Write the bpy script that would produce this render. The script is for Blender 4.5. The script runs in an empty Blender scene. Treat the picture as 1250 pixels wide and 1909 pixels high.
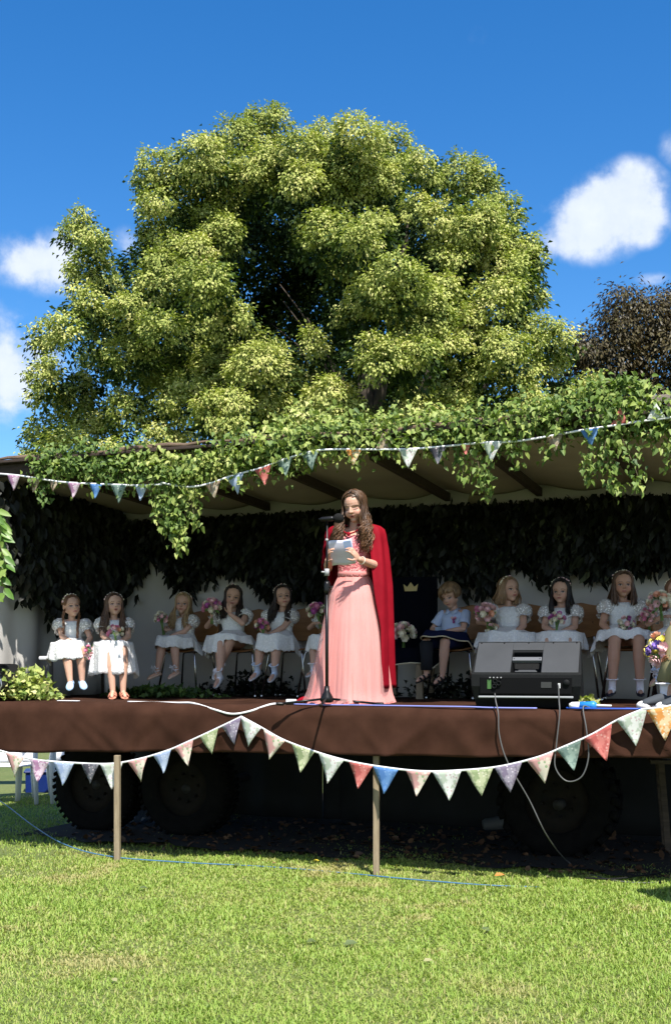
import bpy, bmesh, math, random
import numpy as np
from mathutils import Vector, Matrix

random.seed(7)
RNG = np.random.default_rng(7)
PI = math.pi
R = math.radians
scene = bpy.context.scene
C = scene.collection

# ------------------------------------------------------------------ camera, sky, sun, exposure
EYE, HY, CX, F = 1.5, 1240.0, 625.0, 2200.0      # eye height, horizon row, centre column, focal length in photo pixels
cam_d = bpy.data.cameras.new('camera')
cam = bpy.data.objects.new('camera', cam_d); C.objects.link(cam)
cam.location = (0, 0, EYE); cam.rotation_euler = (R(90), 0, 0)
cam_d.sensor_fit = 'VERTICAL'; cam_d.sensor_height = 36.0
cam_d.lens = 36.0 * F / 1909.0
cam_d.shift_y = (HY - 954.5) / 1909.0
cam_d.clip_start = 0.05; cam_d.clip_end = 3000
scene.camera = cam

SUN_EL = R(57.5); SUN_AZ = R(18)                   # azimuth to the right of straight behind the camera
sdir = Vector((math.sin(SUN_AZ) * math.cos(SUN_EL), -math.cos(SUN_AZ) * math.cos(SUN_EL), math.sin(SUN_EL)))
sl = bpy.data.lights.new('sun', 'SUN'); sl.energy = 3.9; sl.angle = R(0.53); sl.color = (1.0, 0.95, 0.87)
so = bpy.data.objects.new('sun', sl); C.objects.link(so)
so.rotation_euler = sdir.to_track_quat('Z', 'Y').to_euler(); so.location = (5, -10, 20)

def s2l(h):
    h = h.lstrip('#'); out = []
    for i in (0, 2, 4):
        c = int(h[i:i+2], 16) / 255.0
        out.append(c / 12.92 if c <= 0.04045 else ((c + 0.055) / 1.055) ** 2.4)
    return tuple(out)

world = bpy.data.worlds.new('World'); scene.world = world; world.use_nodes = True
def build_world():
    nt = world.node_tree; nt.nodes.clear(); N = nt.nodes.new; L = nt.links.new
    out = N('ShaderNodeOutputWorld'); bg = N('ShaderNodeBackground')
    sky = N('ShaderNodeTexSky'); sky.sky_type = 'NISHITA'; sky.sun_disc = False
    sky.sun_elevation = SUN_EL; sky.sun_rotation = R(180) - SUN_AZ
    sky.air_density = 1.0; sky.dust_density = 0.15; sky.ozone_density = 3.0; sky.altitude = 200
    hs = N('ShaderNodeHueSaturation'); hs.inputs['Hue'].default_value = 0.5045; hs.inputs['Saturation'].default_value = 1.36; hs.inputs['Value'].default_value = 0.64
    L(sky.outputs[0], hs.inputs['Color'])
    tc = N('ShaderNodeTexCoord')
    nz = N('ShaderNodeTexNoise'); nz.inputs['Scale'].default_value = 22; nz.inputs['Detail'].default_value = 10; nz.inputs['Roughness'].default_value = 0.6
    L(tc.outputs['Generated'], nz.inputs['Vector'])
    nd = N('ShaderNodeTexNoise'); nd.inputs['Scale'].default_value = 11; nd.inputs['Detail'].default_value = 3
    L(tc.outputs['Generated'], nd.inputs['Vector'])
    acc = None
    def M(op, a, b=None, clamp=False):
        n = N('ShaderNodeMath'); n.operation = op; n.use_clamp = clamp
        for i, v in enumerate((a, b)):
            if v is None: continue
            if isinstance(v, (int, float)): n.inputs[i].default_value = v
            else: L(v, n.inputs[i])
        return n.outputs[0]
    # clouds: direction, horizontal and vertical size (radians), tilt, density
    # the clouds over the tree, then big unseen ones added behind the camera to fill the shade
    for cl in [(1120, 400, 105, 70, 14, 1.15), (1165, 362, 66, 55, 0, 1.1), (1045, 440, 66, 44, 10, 1.0), (1195, 415, 50, 40, 0, .9),
               (0, 0, 1100, 700, 0, 1.2, (.5, -1, .45)), (0, 0, 1000, 650, 0, 1.2, (-.9, -.7, .5)), (0, 0, 900, 600, 0, 1.1, (-.2, -1, 1.0)), (0, 0, 900, 700, 0, 1.1, (1.2, -.3, .6)), (0, 0, 700, 500, 0, 1.1, (-.3, -1, .2)),

                                   (85, 490, 95, 52, 0, .85), (10, 700, 110, 85, 0, .95), (-20, 620, 110, 60, 10, .55), (1222, 521, 40, 14, 0, .35),
                                   (1250, 275, 25, 34, 0, .35), (890, 64, 28, 30, 30, .16), (-260, 400, 160, 70, 0, .9), (1500, 560, 170, 70, 0, .9),
                                   (1700, 330, 150, 60, 0, .9), (235, 450, 40, 30, 0, .4)]:
        px, py, rx, ry, tilt, den = cl[:6]
        d = Vector(((px - CX) / F, 1, (HY - py) / F)).normalized()
        if len(cl) > 6: d = Vector(cl[6]).normalized()
        right = d.cross(Vector((0, 0, 1))).normalized(); up = right.cross(d)
        t = R(tilt); r2 = right * math.cos(t) + up * math.sin(t); u2 = up * math.cos(t) - right * math.sin(t)
        def dot(v, k):
            n = N('ShaderNodeVectorMath'); n.operation = 'DOT_PRODUCT'; L(tc.outputs['Generated'], n.inputs[0]); n.inputs[1].default_value = v * k
            return n.outputs['Value']
        a = M('SUBTRACT', dot(r2, F / rx), d.dot(r2) * F / rx); b = M('SUBTRACT', dot(u2, F / ry), d.dot(u2) * F / ry)
        front = M('GREATER_THAN', dot(d, 1.0), 0.2)
        rr = M('SQRT', M('ADD', M('MULTIPLY', a, a), M('MULTIPLY', b, b)))
        m = M('MULTIPLY', M('MULTIPLY', M('SUBTRACT', 1.35, rr, True), front), den)
        acc = m if acc is None else M('MAXIMUM', acc, m)
    ns = M('ADD', M('MULTIPLY', M('SUBTRACT', nz.outputs['Fac'], 0.5), 2.0), M('MULTIPLY', M('SUBTRACT', nd.outputs['Fac'], .5), 0.9))
    v = M('ADD', acc, M('MULTIPLY', ns, M('MULTIPLY', M('MINIMUM', acc, 0.6), 2.3)))
    rp = N('ShaderNodeMapRange'); rp.interpolation_type = 'SMOOTHSTEP'; L(v, rp.inputs['Value'])
    rp.inputs['From Min'].default_value = 0.12; rp.inputs['From Max'].default_value = 1.1
    mx = N('ShaderNodeMix'); mx.data_type = 'RGBA'
    L(M('MULTIPLY', rp.outputs[0], 0.93), mx.inputs['Factor']); L(hs.outputs[0], mx.inputs['A'])
    cc = N('ShaderNodeMix'); cc.data_type = 'RGBA'; L(nz.outputs['Fac'], cc.inputs['Factor'])
    cc.inputs['A'].default_value = (2.0, 2.4, 3.1, 1); cc.inputs['B'].default_value = (3.7, 3.85, 4.2, 1)
    L(cc.outputs['Result'], mx.inputs['B'])
    L(mx.outputs['Result'], bg.inputs['Color']); bg.inputs['Strength'].default_value = 0.135
    L(bg.outputs[0], out.inputs[0])
build_world()
vs = scene.view_settings
vs.view_transform = 'Standard'; vs.look = 'None'; vs.gamma = 1.0; vs.use_curve_mapping = False; vs.exposure = 1.16
scene.cycles.max_bounces = 7; scene.cycles.diffuse_bounces = 4; scene.cycles.transparent_max_bounces = 12
scene.cycles.sample_clamp_indirect = 6.0

# ------------------------------------------------------------------ where things stand
TH = R(21.5); UX = Vector((math.cos(TH), -math.sin(TH), 0)); DX = Vector((math.sin(TH), math.cos(TH), 0))
O0 = Vector((0.096, 8.46, 0)); DECK = 1.2
def SP(u, d, z):                      # stage coordinates: u along its front edge, d behind it, z above the ground
    return O0 + UX * u + DX * d + Vector((0, 0, z))
def u_at(px, d):                      # how far along the stage the photo column px lies at depth d
    k = (px - CX) / F; A = O0 + DX * d
    return (k * A.y - A.x) / (UX.x - k * UX.y)
def sc_at(px, d): return F / SP(u_at(px, d), d, 0).y
def on(px, py, d):                    # point of the photo at depth d behind the stage's front
    p = SP(u_at(px, d), d, 0); p.z = EYE + (HY - py) * p.y / F; return p
def dk(px, d, h=0.0): return SP(u_at(px, d), d, DECK + h)
def at(px, py, Y): return Vector(((px - CX) * Y / F, Y, EYE + (HY - py) * Y / F))
def gnd(px, py):                      # point of the ground seen at px, py
    Y = EYE * F / (py - HY); return Vector(((px - CX) * Y / F, Y, 0))

# ------------------------------------------------------------------ objects
def tag(o, label=None, cat=None, group=None, kind=None):
    if label: o['label'] = label
    if cat: o['category'] = cat
    if group: o['group'] = group
    if kind: o['kind'] = kind
    return o
def empty(name, loc=(0, 0, 0), rz=0.0, label=None, cat=None, group=None):
    o = bpy.data.objects.new(name, None); C.objects.link(o); o.location = loc; o.rotation_euler = (0, 0, rz); o.empty_display_size = .1
    return tag(o, label, cat, group)
class MB:
    def __init__(s): s.v = []; s.f = []; s.m = []
    def add(s, vs, fs, mi=0):
        b = len(s.v); s.v += [tuple(v) for v in vs]; s.f += [tuple(i + b for i in f) for f in fs]; s.m += [mi] * len(fs); return s
    def box(s, c, size, rot=None, mi=0, taper=1.0):
        c = Vector(c); hx, hy, hz = size[0] / 2, size[1] / 2, size[2] / 2; vs = []
        for z in (-1, 1):
            k = taper if z > 0 else 1.0
            for x, y in ((-1, -1), (1, -1), (1, 1), (-1, 1)):
                p = Vector((x * hx * k, y * hy * k, z * hz)); vs.append(c + (rot @ p if rot else p))
        return s.add(vs, [(3, 2, 1, 0), (4, 5, 6, 7), (0, 1, 5, 4), (1, 2, 6, 5), (2, 3, 7, 6), (3, 0, 4, 7)], mi)
    def beam(s, a, b, w, h, mi=0, up=(0, 0, 1)):
        a = Vector(a); b = Vector(b); y = (b - a); L = y.length; y.normalize()
        x = y.cross(Vector(up)); x = x.normalized() if x.length > 1e-5 else Vector((1, 0, 0)); z = x.cross(y)
        return s.box((a + b) / 2, (w, L, h), Matrix((x, y, z)).transposed(), mi)
    def tube(s, pts, r, n=8, mi=0, cap=True, flat=1.0, phase=0.0):
        pts = [Vector(p) for p in pts]; k = len(pts); rs = r if isinstance(r, (list, tuple)) else [r] * k
        vs = []; t0 = (pts[1] - pts[0]).normalized()
        ref = Vector((0, 0, 1)) if abs(t0.z) < .9 else Vector((0, 1, 0)); nx = (ref - t0 * ref.dot(t0)).normalized()
        for i, p in enumerate(pts):
            t = (pts[min(i + 1, k - 1)] - pts[max(i - 1, 0)])
            t = t.normalized() if t.length > 1e-9 else t0
            nx = nx - t * nx.dot(t); nx = nx.normalized() if nx.length > 1e-6 else t.orthogonal().normalized()
            ny = t.cross(nx)
            for j in range(n):
                a = 2 * PI * j / n + phase; vs.append(p + nx * (math.cos(a) * rs[i]) + ny * (math.sin(a) * rs[i] * flat))
        fs = [(i * n + j, i * n + (j + 1) % n, (i + 1) * n + (j + 1) % n, (i + 1) * n + j) for i in range(k - 1) for j in range(n)]
        if cap: fs += [tuple(range(n - 1, -1, -1)), tuple((k - 1) * n + j for j in range(n))]
        return s.add(vs, fs, mi)
    def cap2(s, a, b, ra, rb, n=12, mi=0):         # tapered capsule
        a = Vector(a); b = Vector(b); d = (b - a); L = max(d.length, 1e-6); d = d / L; P = []; Rr = []
        for k in range(1, 5): t = PI / 2 * k / 4; P.append(a - d * ra * math.cos(t)); Rr.append(ra * math.sin(t))
        for k in range(4, 0, -1): t = PI / 2 * k / 4; P.append(b + d * rb * math.cos(t)); Rr.append(rb * math.sin(t))
        return s.tube(P, Rr, n, mi)
    def ell(s, c, r, rot=None, n=14, mi=0):
        c = Vector(c); m = max(4, n // 2 + 1); vs = []; fs = []
        for i in range(1, m):
            t = PI * i / m
            for j in range(n):
                a = 2 * PI * j / n; p = Vector((r[0] * math.sin(t) * math.cos(a), r[1] * math.sin(t) * math.sin(a), r[2] * math.cos(t))); vs.append(c + (rot @ p if rot else p))
        for z in (r[2], -r[2]): p = Vector((0, 0, z)); vs.append(c + (rot @ p if rot else p))
        T = len(vs) - 2
        for i in range(m - 2):
            for j in range(n): fs.append((i * n + j, (i + 1) * n + j, (i + 1) * n + (j + 1) % n, i * n + (j + 1) % n))
        for j in range(n): fs.append((T, j, (j + 1) % n)); fs.append((T + 1, (m - 2) * n + (j + 1) % n, (m - 2) * n + j))
        return s.add(vs, fs, mi)
    def grid(s, P, closed=False, mi=0):            # rows of points
        nr = len(P); nc = len(P[0]); vs = [p for row in P for p in row]; fs = []
        for i in range(nr - 1):
            for j in range(nc if closed else nc - 1): fs.append((i * nc + j, i * nc + (j + 1) % nc, (i + 1) * nc + (j + 1) % nc, (i + 1) * nc + j))
        return s.add(vs, fs, mi)
    def lathe(s, prof, n=24, c=(0, 0, 0), mi=0, axis=None):
        P = []
        for r, z in prof:
            row = []
            for j in range(n):
                a = 2 * PI * j / n; p = Vector((r * math.cos(a), r * math.sin(a), z)); row.append(Vector(c) + (axis @ p if axis else p))
            P.append(row)
        return s.grid(P, True, mi)
    def prism(s, poly, a, b, mi=0):                # polygon of (x,z) swept from y=a to y=b
        n = len(poly); vs = [(x, a, z) for x, z in poly] + [(x, b, z) for x, z in poly]
        return s.add(vs, [tuple(range(n - 1, -1, -1)), tuple(range(n, 2 * n))] + [(i, (i + 1) % n, n + (i + 1) % n, n + i) for i in range(n)], mi)
    def mesh(s, name):
        me = bpy.data.meshes.new(name); me.from_pydata(s.v, [], s.f); return me
    def build(s, name, mat, parent=None, smooth=True, bevel=0.0, loc=None, rz=None, sub=0, thick=0.0):
        me = s.mesh(name); mats = mat if isinstance(mat, (list, tuple)) else [mat]
        for m in mats: me.materials.append(m)
        if len(mats) > 1: me.polygons.foreach_set('material_index', s.m)
        me.polygons.foreach_set('use_smooth', [smooth] * len(me.polygons))
        bm = bmesh.new(); bm.from_mesh(me); bmesh.ops.recalc_face_normals(bm, faces=bm.faces); bm.to_mesh(me); bm.free()
        me.update()
        o = bpy.data.objects.new(name, me); C.objects.link(o)
        if loc is not None: o.location = loc
        if rz is not None: o.rotation_euler = (0, 0, rz)
        if parent is not None: o.parent = parent
        if thick: md = o.modifiers.new('s', 'SOLIDIFY'); md.thickness = thick; md.offset = 0
        if bevel: md = o.modifiers.new('b', 'BEVEL'); md.width = bevel; md.segments = 2; md.limit_method = 'ANGLE'
        if sub: md = o.modifiers.new('d', 'SUBSURF'); md.levels = sub; md.render_levels = sub
        return o
def np_mesh(name, V, Fc, k, mat, tint=None, parent=None, smooth=False, link=True):
    """V (n,3), Fc (m,k) faces of k corners, tint (n,) or (n,3) per vertex"""
    me = bpy.data.meshes.new(name); V = np.ascontiguousarray(V, dtype=np.float32); Fc = np.ascontiguousarray(Fc, dtype=np.int32)
    me.vertices.add(len(V)); me.vertices.foreach_set('co', V.ravel())
    me.loops.add(Fc.size); me.loops.foreach_set('vertex_index', Fc.ravel())
    me.polygons.add(len(Fc)); me.polygons.foreach_set('loop_start', np.arange(0, Fc.size, k, dtype=np.int32)); me.polygons.foreach_set('loop_total', np.full(len(Fc), k, dtype=np.int32))
    if smooth: me.polygons.foreach_set('use_smooth', np.ones(len(Fc), dtype=bool))
    me.update(calc_edges=True)
    if tint is not None: set_tint(me, tint)
    me.materials.append(mat)
    if not link: return me
    o = bpy.data.objects.new(name, me); C.objects.link(o)
    if parent is not None: o.parent = parent
    return o
def set_tint(me, col, name='tint'):
    col = np.asarray(col, dtype=np.float32)
    if col.ndim == 1: col = np.repeat(col[:, None], 3, axis=1)
    a = me.attributes.new(name, 'FLOAT_COLOR', 'POINT'); a.data.foreach_set('color', np.concatenate([col, np.ones((len(col), 1), np.float32)], axis=1).ravel())
def copy_tree(o, parent=None, loc=None, rz=None, label=None):
    c = o.copy(); C.objects.link(c); c.parent = parent
    if loc is not None: c.location = loc
    if rz is not None: c.rotation_euler = (0, 0, rz)
    if label: c['label'] = label
    for ch in list(o.children): copy_tree(ch, c)
    return c

# ------------------------------------------------------------------ materials
def new_mat(name):
    m = bpy.data.materials.new(name); m.use_nodes = True; nt = m.node_tree
    return m, nt, nt.nodes['Principled BSDF'], nt.nodes['Material Output']
def mat(name, c1, c2=None, rough=.6, ns=6.0, metal=0.0, bump=0.0, bs=40.0, sheen=0.0, spec=.4, detail=5, coords='Object', stretch=None, contrast=1.0, c3=None, alpha=None):
    m, nt, P, out = new_mat(name); N = nt.nodes.new; L = nt.links.new
    P.inputs['Roughness'].default_value = rough; P.inputs['Metallic'].default_value = metal; P.inputs['Specular IOR Level'].default_value = spec
    if sheen: P.inputs['Sheen Weight'].default_value = sheen; P.inputs['Sheen Roughness'].default_value = .35
    tc = N('ShaderNodeTexCoord'); vec = tc.outputs[coords]
    if stretch: mp = N('ShaderNodeMapping'); mp.inputs['Scale'].default_value = stretch; L(vec, mp.inputs['Vector']); vec = mp.outputs[0]
    if c2 is None: P.inputs['Base Color'].default_value = (*c1, 1)
    else:
        nz = N('ShaderNodeTexNoise'); nz.inputs['Scale'].default_value = ns; nz.inputs['Detail'].default_value = detail; nz.inputs['Roughness'].default_value = .6; L(vec, nz.inputs['Vector'])
        rp = N('ShaderNodeValToRGB'); w = .22 / contrast; e = rp.color_ramp.elements
        e[0].position = .5 - w; e[0].color = (*c1, 1); e[1].position = .5 + w; e[1].color = (*c2, 1)
        if c3: q = e.new(.5 + w * 1.5); q.color = (*c3, 1)
        L(nz.outputs['Fac'], rp.inputs[0]); L(rp.outputs[0], P.inputs['Base Color'])
    if bump:
        nb = N('ShaderNodeTexNoise'); nb.inputs['Scale'].default_value = bs; nb.inputs['Detail'].default_value = 6; L(vec, nb.inputs['Vector'])
        b = N('ShaderNodeBump'); b.inputs['Strength'].default_value = bump; b.inputs['Distance'].default_value = .01; L(nb.outputs['Fac'], b.inputs['Height']); L(b.outputs[0], P.inputs['Normal'])
    if alpha is not None: P.inputs['Alpha'].default_value = alpha
    return m
def tint_mat(name, stops, rough=.55, spec=.3, trans=0.25, tcol=None, vein=0.0):
    """leaf material: colour from the per-leaf 'tint' value, light passes through"""
    m, nt, P, out = new_mat(name); N = nt.nodes.new; L = nt.links.new
    at_ = N('ShaderNodeAttribute'); at_.attribute_name = 'tint'
    rp = N('ShaderNodeValToRGB'); rp.color_ramp.elements.remove(rp.color_ramp.elements[0])
    for i, (p, c) in enumerate(stops):
        e = rp.color_ramp.elements[0] if i == 0 else rp.color_ramp.elements.new(p)
        e.position = p; e.color = (*c, 1)
    L(at_.outputs['Fac'], rp.inputs[0]); L(rp.outputs[0], P.inputs['Base Color'])
    P.inputs['Roughness'].default_value = rough; P.inputs['Specular IOR Level'].default_value = spec
    tr = N('ShaderNodeBsdfTranslucent'); mul = N('ShaderNodeMix'); mul.data_type = 'RGBA'; mul.blend_type = 'MULTIPLY'; mul.inputs['Factor'].default_value = 1
    L(rp.outputs[0], mul.inputs['A']); mul.inputs['B'].default_value = (*(tcol or (1.3, 1.5, .6)), 1); L(mul.outputs['Result'], tr.inputs['Color'])
    ms = N('ShaderNodeMixShader'); ms.inputs[0].default_value = trans; L(P.outputs[0], ms.inputs[1]); L(tr.outputs[0], ms.inputs[2]); L(ms.outputs[0], out.inputs[0])
    return m
def leaf_batch(P, T, Nn, ln, wd, kind='rhomb', fold=.25, droop=.15):
    """one leaf per row: base P, direction T, face normal Nn, length, width -> V, F(quads), leaf index per vertex"""
    P = np.asarray(P, float); T = np.asarray(T, float); n = len(P)
    T = T / (np.linalg.norm(T, axis=1, keepdims=True) + 1e-9)
    S = np.cross(T, Nn); S /= (np.linalg.norm(S, axis=1, keepdims=True) + 1e-9); U = np.cross(S, T)
    ln = np.broadcast_to(ln, (n,))[:, None]; wd = np.broadcast_to(wd, (n,))[:, None]
    if kind == 'rhomb':
        sh = [(0, 0, 0), (.45, .5, fold), (1, 0, -droop), (.45, -.5, fold)]; fc = [[0, 1, 2, 3]]
    elif kind == 'leaf':   # long pointed leaf, folded at the midrib
        sh = [(0, 0, 0), (.28, .5, fold), (.7, .36, fold * .6), (1, 0, -droop), (.7, -.36, fold * .6), (.28, -.5, fold), (.5, 0, 0)]
        fc = [[0, 1, 2, 6], [6, 2, 3, 3], [6, 3, 4, 4], [0, 6, 4, 5]]
        sh = [(0, 0, 0), (.28, .5, fold), (.7, .36, fold * .6), (1, 0, -droop), (.7, -.36, fold * .6), (.28, -.5, fold), (.62, 0, -droop * .3)]
        fc = [[0, 1, 2, 6], [6, 2, 3, 4], [0, 6, 4, 5]]
    elif kind == 'ivy':    # broad lobed leaf
        sh = [(0, 0, 0), (-.12, .42, .06), (.30, .62, fold), (.48, .34, fold * .5), (1, 0, -droop), (.48, -.34, fold * .5), (.30, -.62, fold), (-.12, -.42, .06)]
        fc = [[0, 1, 2, 3], [0, 3, 4, 5], [0, 5, 6, 7]]
    k = len(sh); V = np.zeros((n, k, 3))
    for i, (a, b, c) in enumerate(sh): V[:, i] = P + T * (a * ln) + S * (b * wd) + U * (c * wd)
    Fq = (np.arange(n)[:, None, None] * k + np.array(fc)[None]).reshape(-1, 4)
    return V.reshape(-1, 3), Fq, np.repeat(np.arange(n), k)
def rand_dirs(n, rng=RNG):
    v = rng.normal(size=(n, 3)); return v / np.linalg.norm(v, axis=1, keepdims=True)
# ------------------------------------------------------------------ the ground and grass
def ground_material():
    m, nt, P, out = new_mat('lawn_soil'); N = nt.nodes.new; L = nt.links.new
    tc = N('ShaderNodeTexCoord')
    a = N('ShaderNodeTexNoise'); a.inputs['Scale'].default_value = .9; a.inputs['Detail'].default_value = 6; L(tc.outputs['Object'], a.inputs['Vector'])
    b = N('ShaderNodeTexNoise'); b.inputs['Scale'].default_value = 60; b.inputs['Detail'].default_value = 4; L(tc.outputs['Object'], b.inputs['Vector'])
    r = N('ShaderNodeValToRGB'); e = r.color_ramp.elements; e[0].position = .35; e[0].color = (.09, .13, .028, 1); e[1].position = .7; e[1].color = (.13, .16, .045, 1)
    L(a.outputs['Fac'], r.inputs[0])
    r2 = N('ShaderNodeValToRGB'); e = r2.color_ramp.elements; e[0].position = .3; e[0].color = (.5, .5, .45, 1); e[1].position = .7; e[1].color = (1.4, 1.3, 1.2, 1)
    L(b.outputs['Fac'], r2.inputs[0])
    mx = N('ShaderNodeMix'); mx.data_type = 'RGBA'; mx.blend_type = 'MULTIPLY'; mx.inputs['Factor'].default_value = 1
    L(r.outputs[0], mx.inputs['A']); L(r2.outputs[0], mx.inputs['B']); L(mx.outputs['Result'], P.inputs['Base Color']); P.inputs['Roughness'].default_value = .9
    return m
def hgt(x, y): return 0.012 * np.sin(x * 1.7 + .6) * np.cos(y * 1.3) + 0.006 * np.sin(x * 5.1 + y * 3.3)
g = MB(); xs = [-900, -200, -60, -20] + [(-8 + i * .25) for i in range(65)] + [20, 60, 200, 900]
ys = [-900, -100, -20, -4] + [(0 + i * .25) for i in range(73)] + [30, 60, 200, 1500]
g.grid([[(x, y, float(hgt(x, y)) if (abs(x) <= 8 and 0 <= y <= 18) else 0.0) for x in xs] for y in ys])
tag(g.build('ground', ground_material()), kind='structure')

def vnoise(x, y, s, seed=0):
    r = np.random.default_rng(seed); G = r.random((64, 64)); X = x * s; Y = y * s
    xi = np.floor(X).astype(int); yi = np.floor(Y).astype(int); fx = X - xi; fy = Y - yi; fx = fx * fx * (3 - 2 * fx); fy = fy * fy * (3 - 2 * fy)
    g_ = lambda i, j: G[(xi + i) % 64, (yi + j) % 64]
    return (g_(0, 0) * (1 - fx) + g_(1, 0) * fx) * (1 - fy) + (g_(0, 1) * (1 - fx) + g_(1, 1) * fx) * fy
def make_grass():
    rng = np.random.default_rng(3)
    parts = []
    for (y0, y1, dens) in [(2.6, 4.2, 11000), (4.2, 6.2, 8500), (6.2, 9.2, 6500), (9.2, 13.5, 2200)]:
        xm = max(1.6, y1 * .36 + .4); n = int((y1 - y0) * 2 * xm * dens)
        parts.append(np.stack([rng.uniform(-xm, xm, n), rng.uniform(y0, y1, n)], 1))
    XY = np.concatenate(parts); x, y = XY[:, 0], XY[:, 1]
    v = .55 * vnoise(x, y, 1.3, 1) + .45 * vnoise(x, y, 4.5, 2)
    dd = (x - O0.x) * DX.x + (y - O0.y) * DX.y; uu = (x - O0.x) * UX.x + (y - O0.y) * UX.y; shade = np.clip((dd - .35) / .9, 0, 1) * np.clip((uu + 3.3) * 2, 0, 1)
    keep = rng.random(len(x)) < np.clip(.45 + 1.1 * v, 0, 1) * (1 - .93 * shade); x = x[keep]; y = y[keep]; v = v[keep]; n = len(x)
    big = vnoise(x, y, 2.2, 5); tall = rng.random(n) < .015
    h = rng.uniform(.015, .036, n) * (.55 + .8 * v); h[tall] *= 1.9
    ang = rng.uniform(0, 2 * PI, n); lean = rng.uniform(.25, 1.5, n)
    dx = np.cos(ang) * lean; dy = np.sin(ang) * lean
    w = rng.uniform(.0018, .0036, n) * np.where(y > 6, 1.3, 1.0)
    px_, py_ = -np.sin(ang), np.cos(ang)
    z0 = hgt(x, y) - .003; Vv = np.zeros((n, 5, 3))
    Vv[:, 0] = np.stack([x - px_ * w, y - py_ * w, z0], 1); Vv[:, 1] = np.stack([x + px_ * w, y + py_ * w, z0], 1)
    mx_ = x + dx * h * .45; my_ = y + dy * h * .45; mz = z0 + h * .65
    Vv[:, 2] = np.stack([mx_ + px_ * w * .8, my_ + py_ * w * .8, mz], 1); Vv[:, 3] = np.stack([mx_ - px_ * w * .8, my_ - py_ * w * .8, mz], 1)
    Vv[:, 4] = np.stack([x + dx * h * 1.1, y + dy * h * 1.1, z0 + h * (1.05 - .25 * lean)], 1)
    i = np.arange(n)[:, None] * 5
    Fc = np.concatenate([i + np.array([[0, 1, 2]]), i + np.array([[0, 2, 3]]), i + np.array([[3, 2, 4]])])
    dry = vnoise(x, y, 1.7, 9) * .6 + vnoise(x, y, 6, 10) * .4
    t = np.clip(.46 + .42 * (v - .5) + rng.normal(0, .17, n) - .75 * np.clip(dry - .60, 0, 1) * 3 , 0.02, 1)
    t[rng.random(n) < .035] = rng.uniform(.05, .16)
    m = tint_mat('grass_blades', [(0, (.44, .39, .17)), (.16, (.38, .40, .13)), (.30, (.35, .41, .10)), (.5, (.29, .40, .075)), (.75, (.215, .335, .055)), (1, (.42, .52, .13))], rough=.5, spec=.35, trans=.32, tcol=(1.2, 1.3, .6))
    o = np_mesh('grass', Vv.reshape(-1, 3), Fc, 3, m, np.repeat(t, 5))
    tag(o, 'short sunlit grass in front of and under the stage', 'grass', kind='stuff')
make_grass()

# ------------------------------------------------------------------ trees
bark = mat('bark', (.03, .022, .016), (.075, .058, .042), rough=.9, ns=9, bump=.6, bs=22, stretch=(1, 1, .25))
def make_foliage(lobes, leaf_len, leaf_w, sprigs, leaves, rng, drop=.75, spread=.22, tint_lo=0, tint_hi=1, back=.35):
    Ps = []; Ts = []; Ns = []; tn = []
    for (c, r, tl) in lobes:
        ns = int(sprigs * (r / .9) ** 2)
        d = rand_dirs(ns * 3, rng)
        # sprigs sit on the lobe, mostly above and on the side the lobe faces
        d = d[(d[:, 1] < .35) | (rng.random(len(d)) < back)]; d = d[(d[:, 2] > -.55) | (rng.random(len(d)) < .35)][:ns]
        wob = 1 + .16 * np.sin(d[:, 0:1] * 5 + c[0] * 3) * np.sin(d[:, 2:3] * 6 + c[2] * 2) + .08 * np.sin(d[:, 1:2] * 9 + c[0])
        q = c + d * r * rng.uniform(.80, 1.05, (len(d), 1)) * wob * (1, 1, .95)
        keep = np.ones(len(q), bool)
        for c2, r2, _ in lobes:          # nothing grows deep inside a neighbouring mass
            if c2 is not c and r2 > r * .6 and abs(c2[0] - c[0]) < 2.5 and abs(c2[2] - c[2]) < 2.5: keep &= np.linalg.norm(q - c2, axis=1) > r2 * .72
        q = q[keep]; d = d[keep]
        for k in range(len(q)):
            m = leaves + int(rng.integers(-5, 6)); off = rng.normal(0, 1, (m, 3)) * (spread, spread, spread * .75)
            base = q[k] + off; out = d[k] * .65 + off * .9 / spread * .3 + rng.normal(0, .3, (m, 3)); out[:, 2] -= drop
            nn = d[k] * 1.2 + rng.normal(0, .42, (m, 3)) + (0, 0, .45)
            Ps.append(base); Ts.append(out); Ns.append(nn)
            tn.append(np.clip(tl + rng.normal(0, .10) + rng.normal(0, .12, m), tint_lo, tint_hi))
    P = np.concatenate(Ps); T = np.concatenate(Ts); Nn = np.concatenate(Ns); t = np.concatenate(tn); n = len(P)
    V, Fq, idx = leaf_batch(P, T, Nn, leaf_len * rng.uniform(.65, 1.3, n), leaf_w * rng.uniform(.7, 1.3, n), 'rhomb')
    return V, Fq, t[idx]
def limb(mb, a, b, r0, r1, rng, sag=.3, n=9):
    a = Vector(a); b = Vector(b); P = []; Rr = []
    for i in range(n):
        t = i / (n - 1); p = a.lerp(b, t) + Vector((rng.normal(0, .07), rng.normal(0, .07), math.sin(t * PI) * sag)) * (1 if 0 < i < n - 1 else 0)
        P.append(p); Rr.append(r0 * (1 - t) + r1 * t)
    mb.tube(P, Rr, 8)
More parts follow.
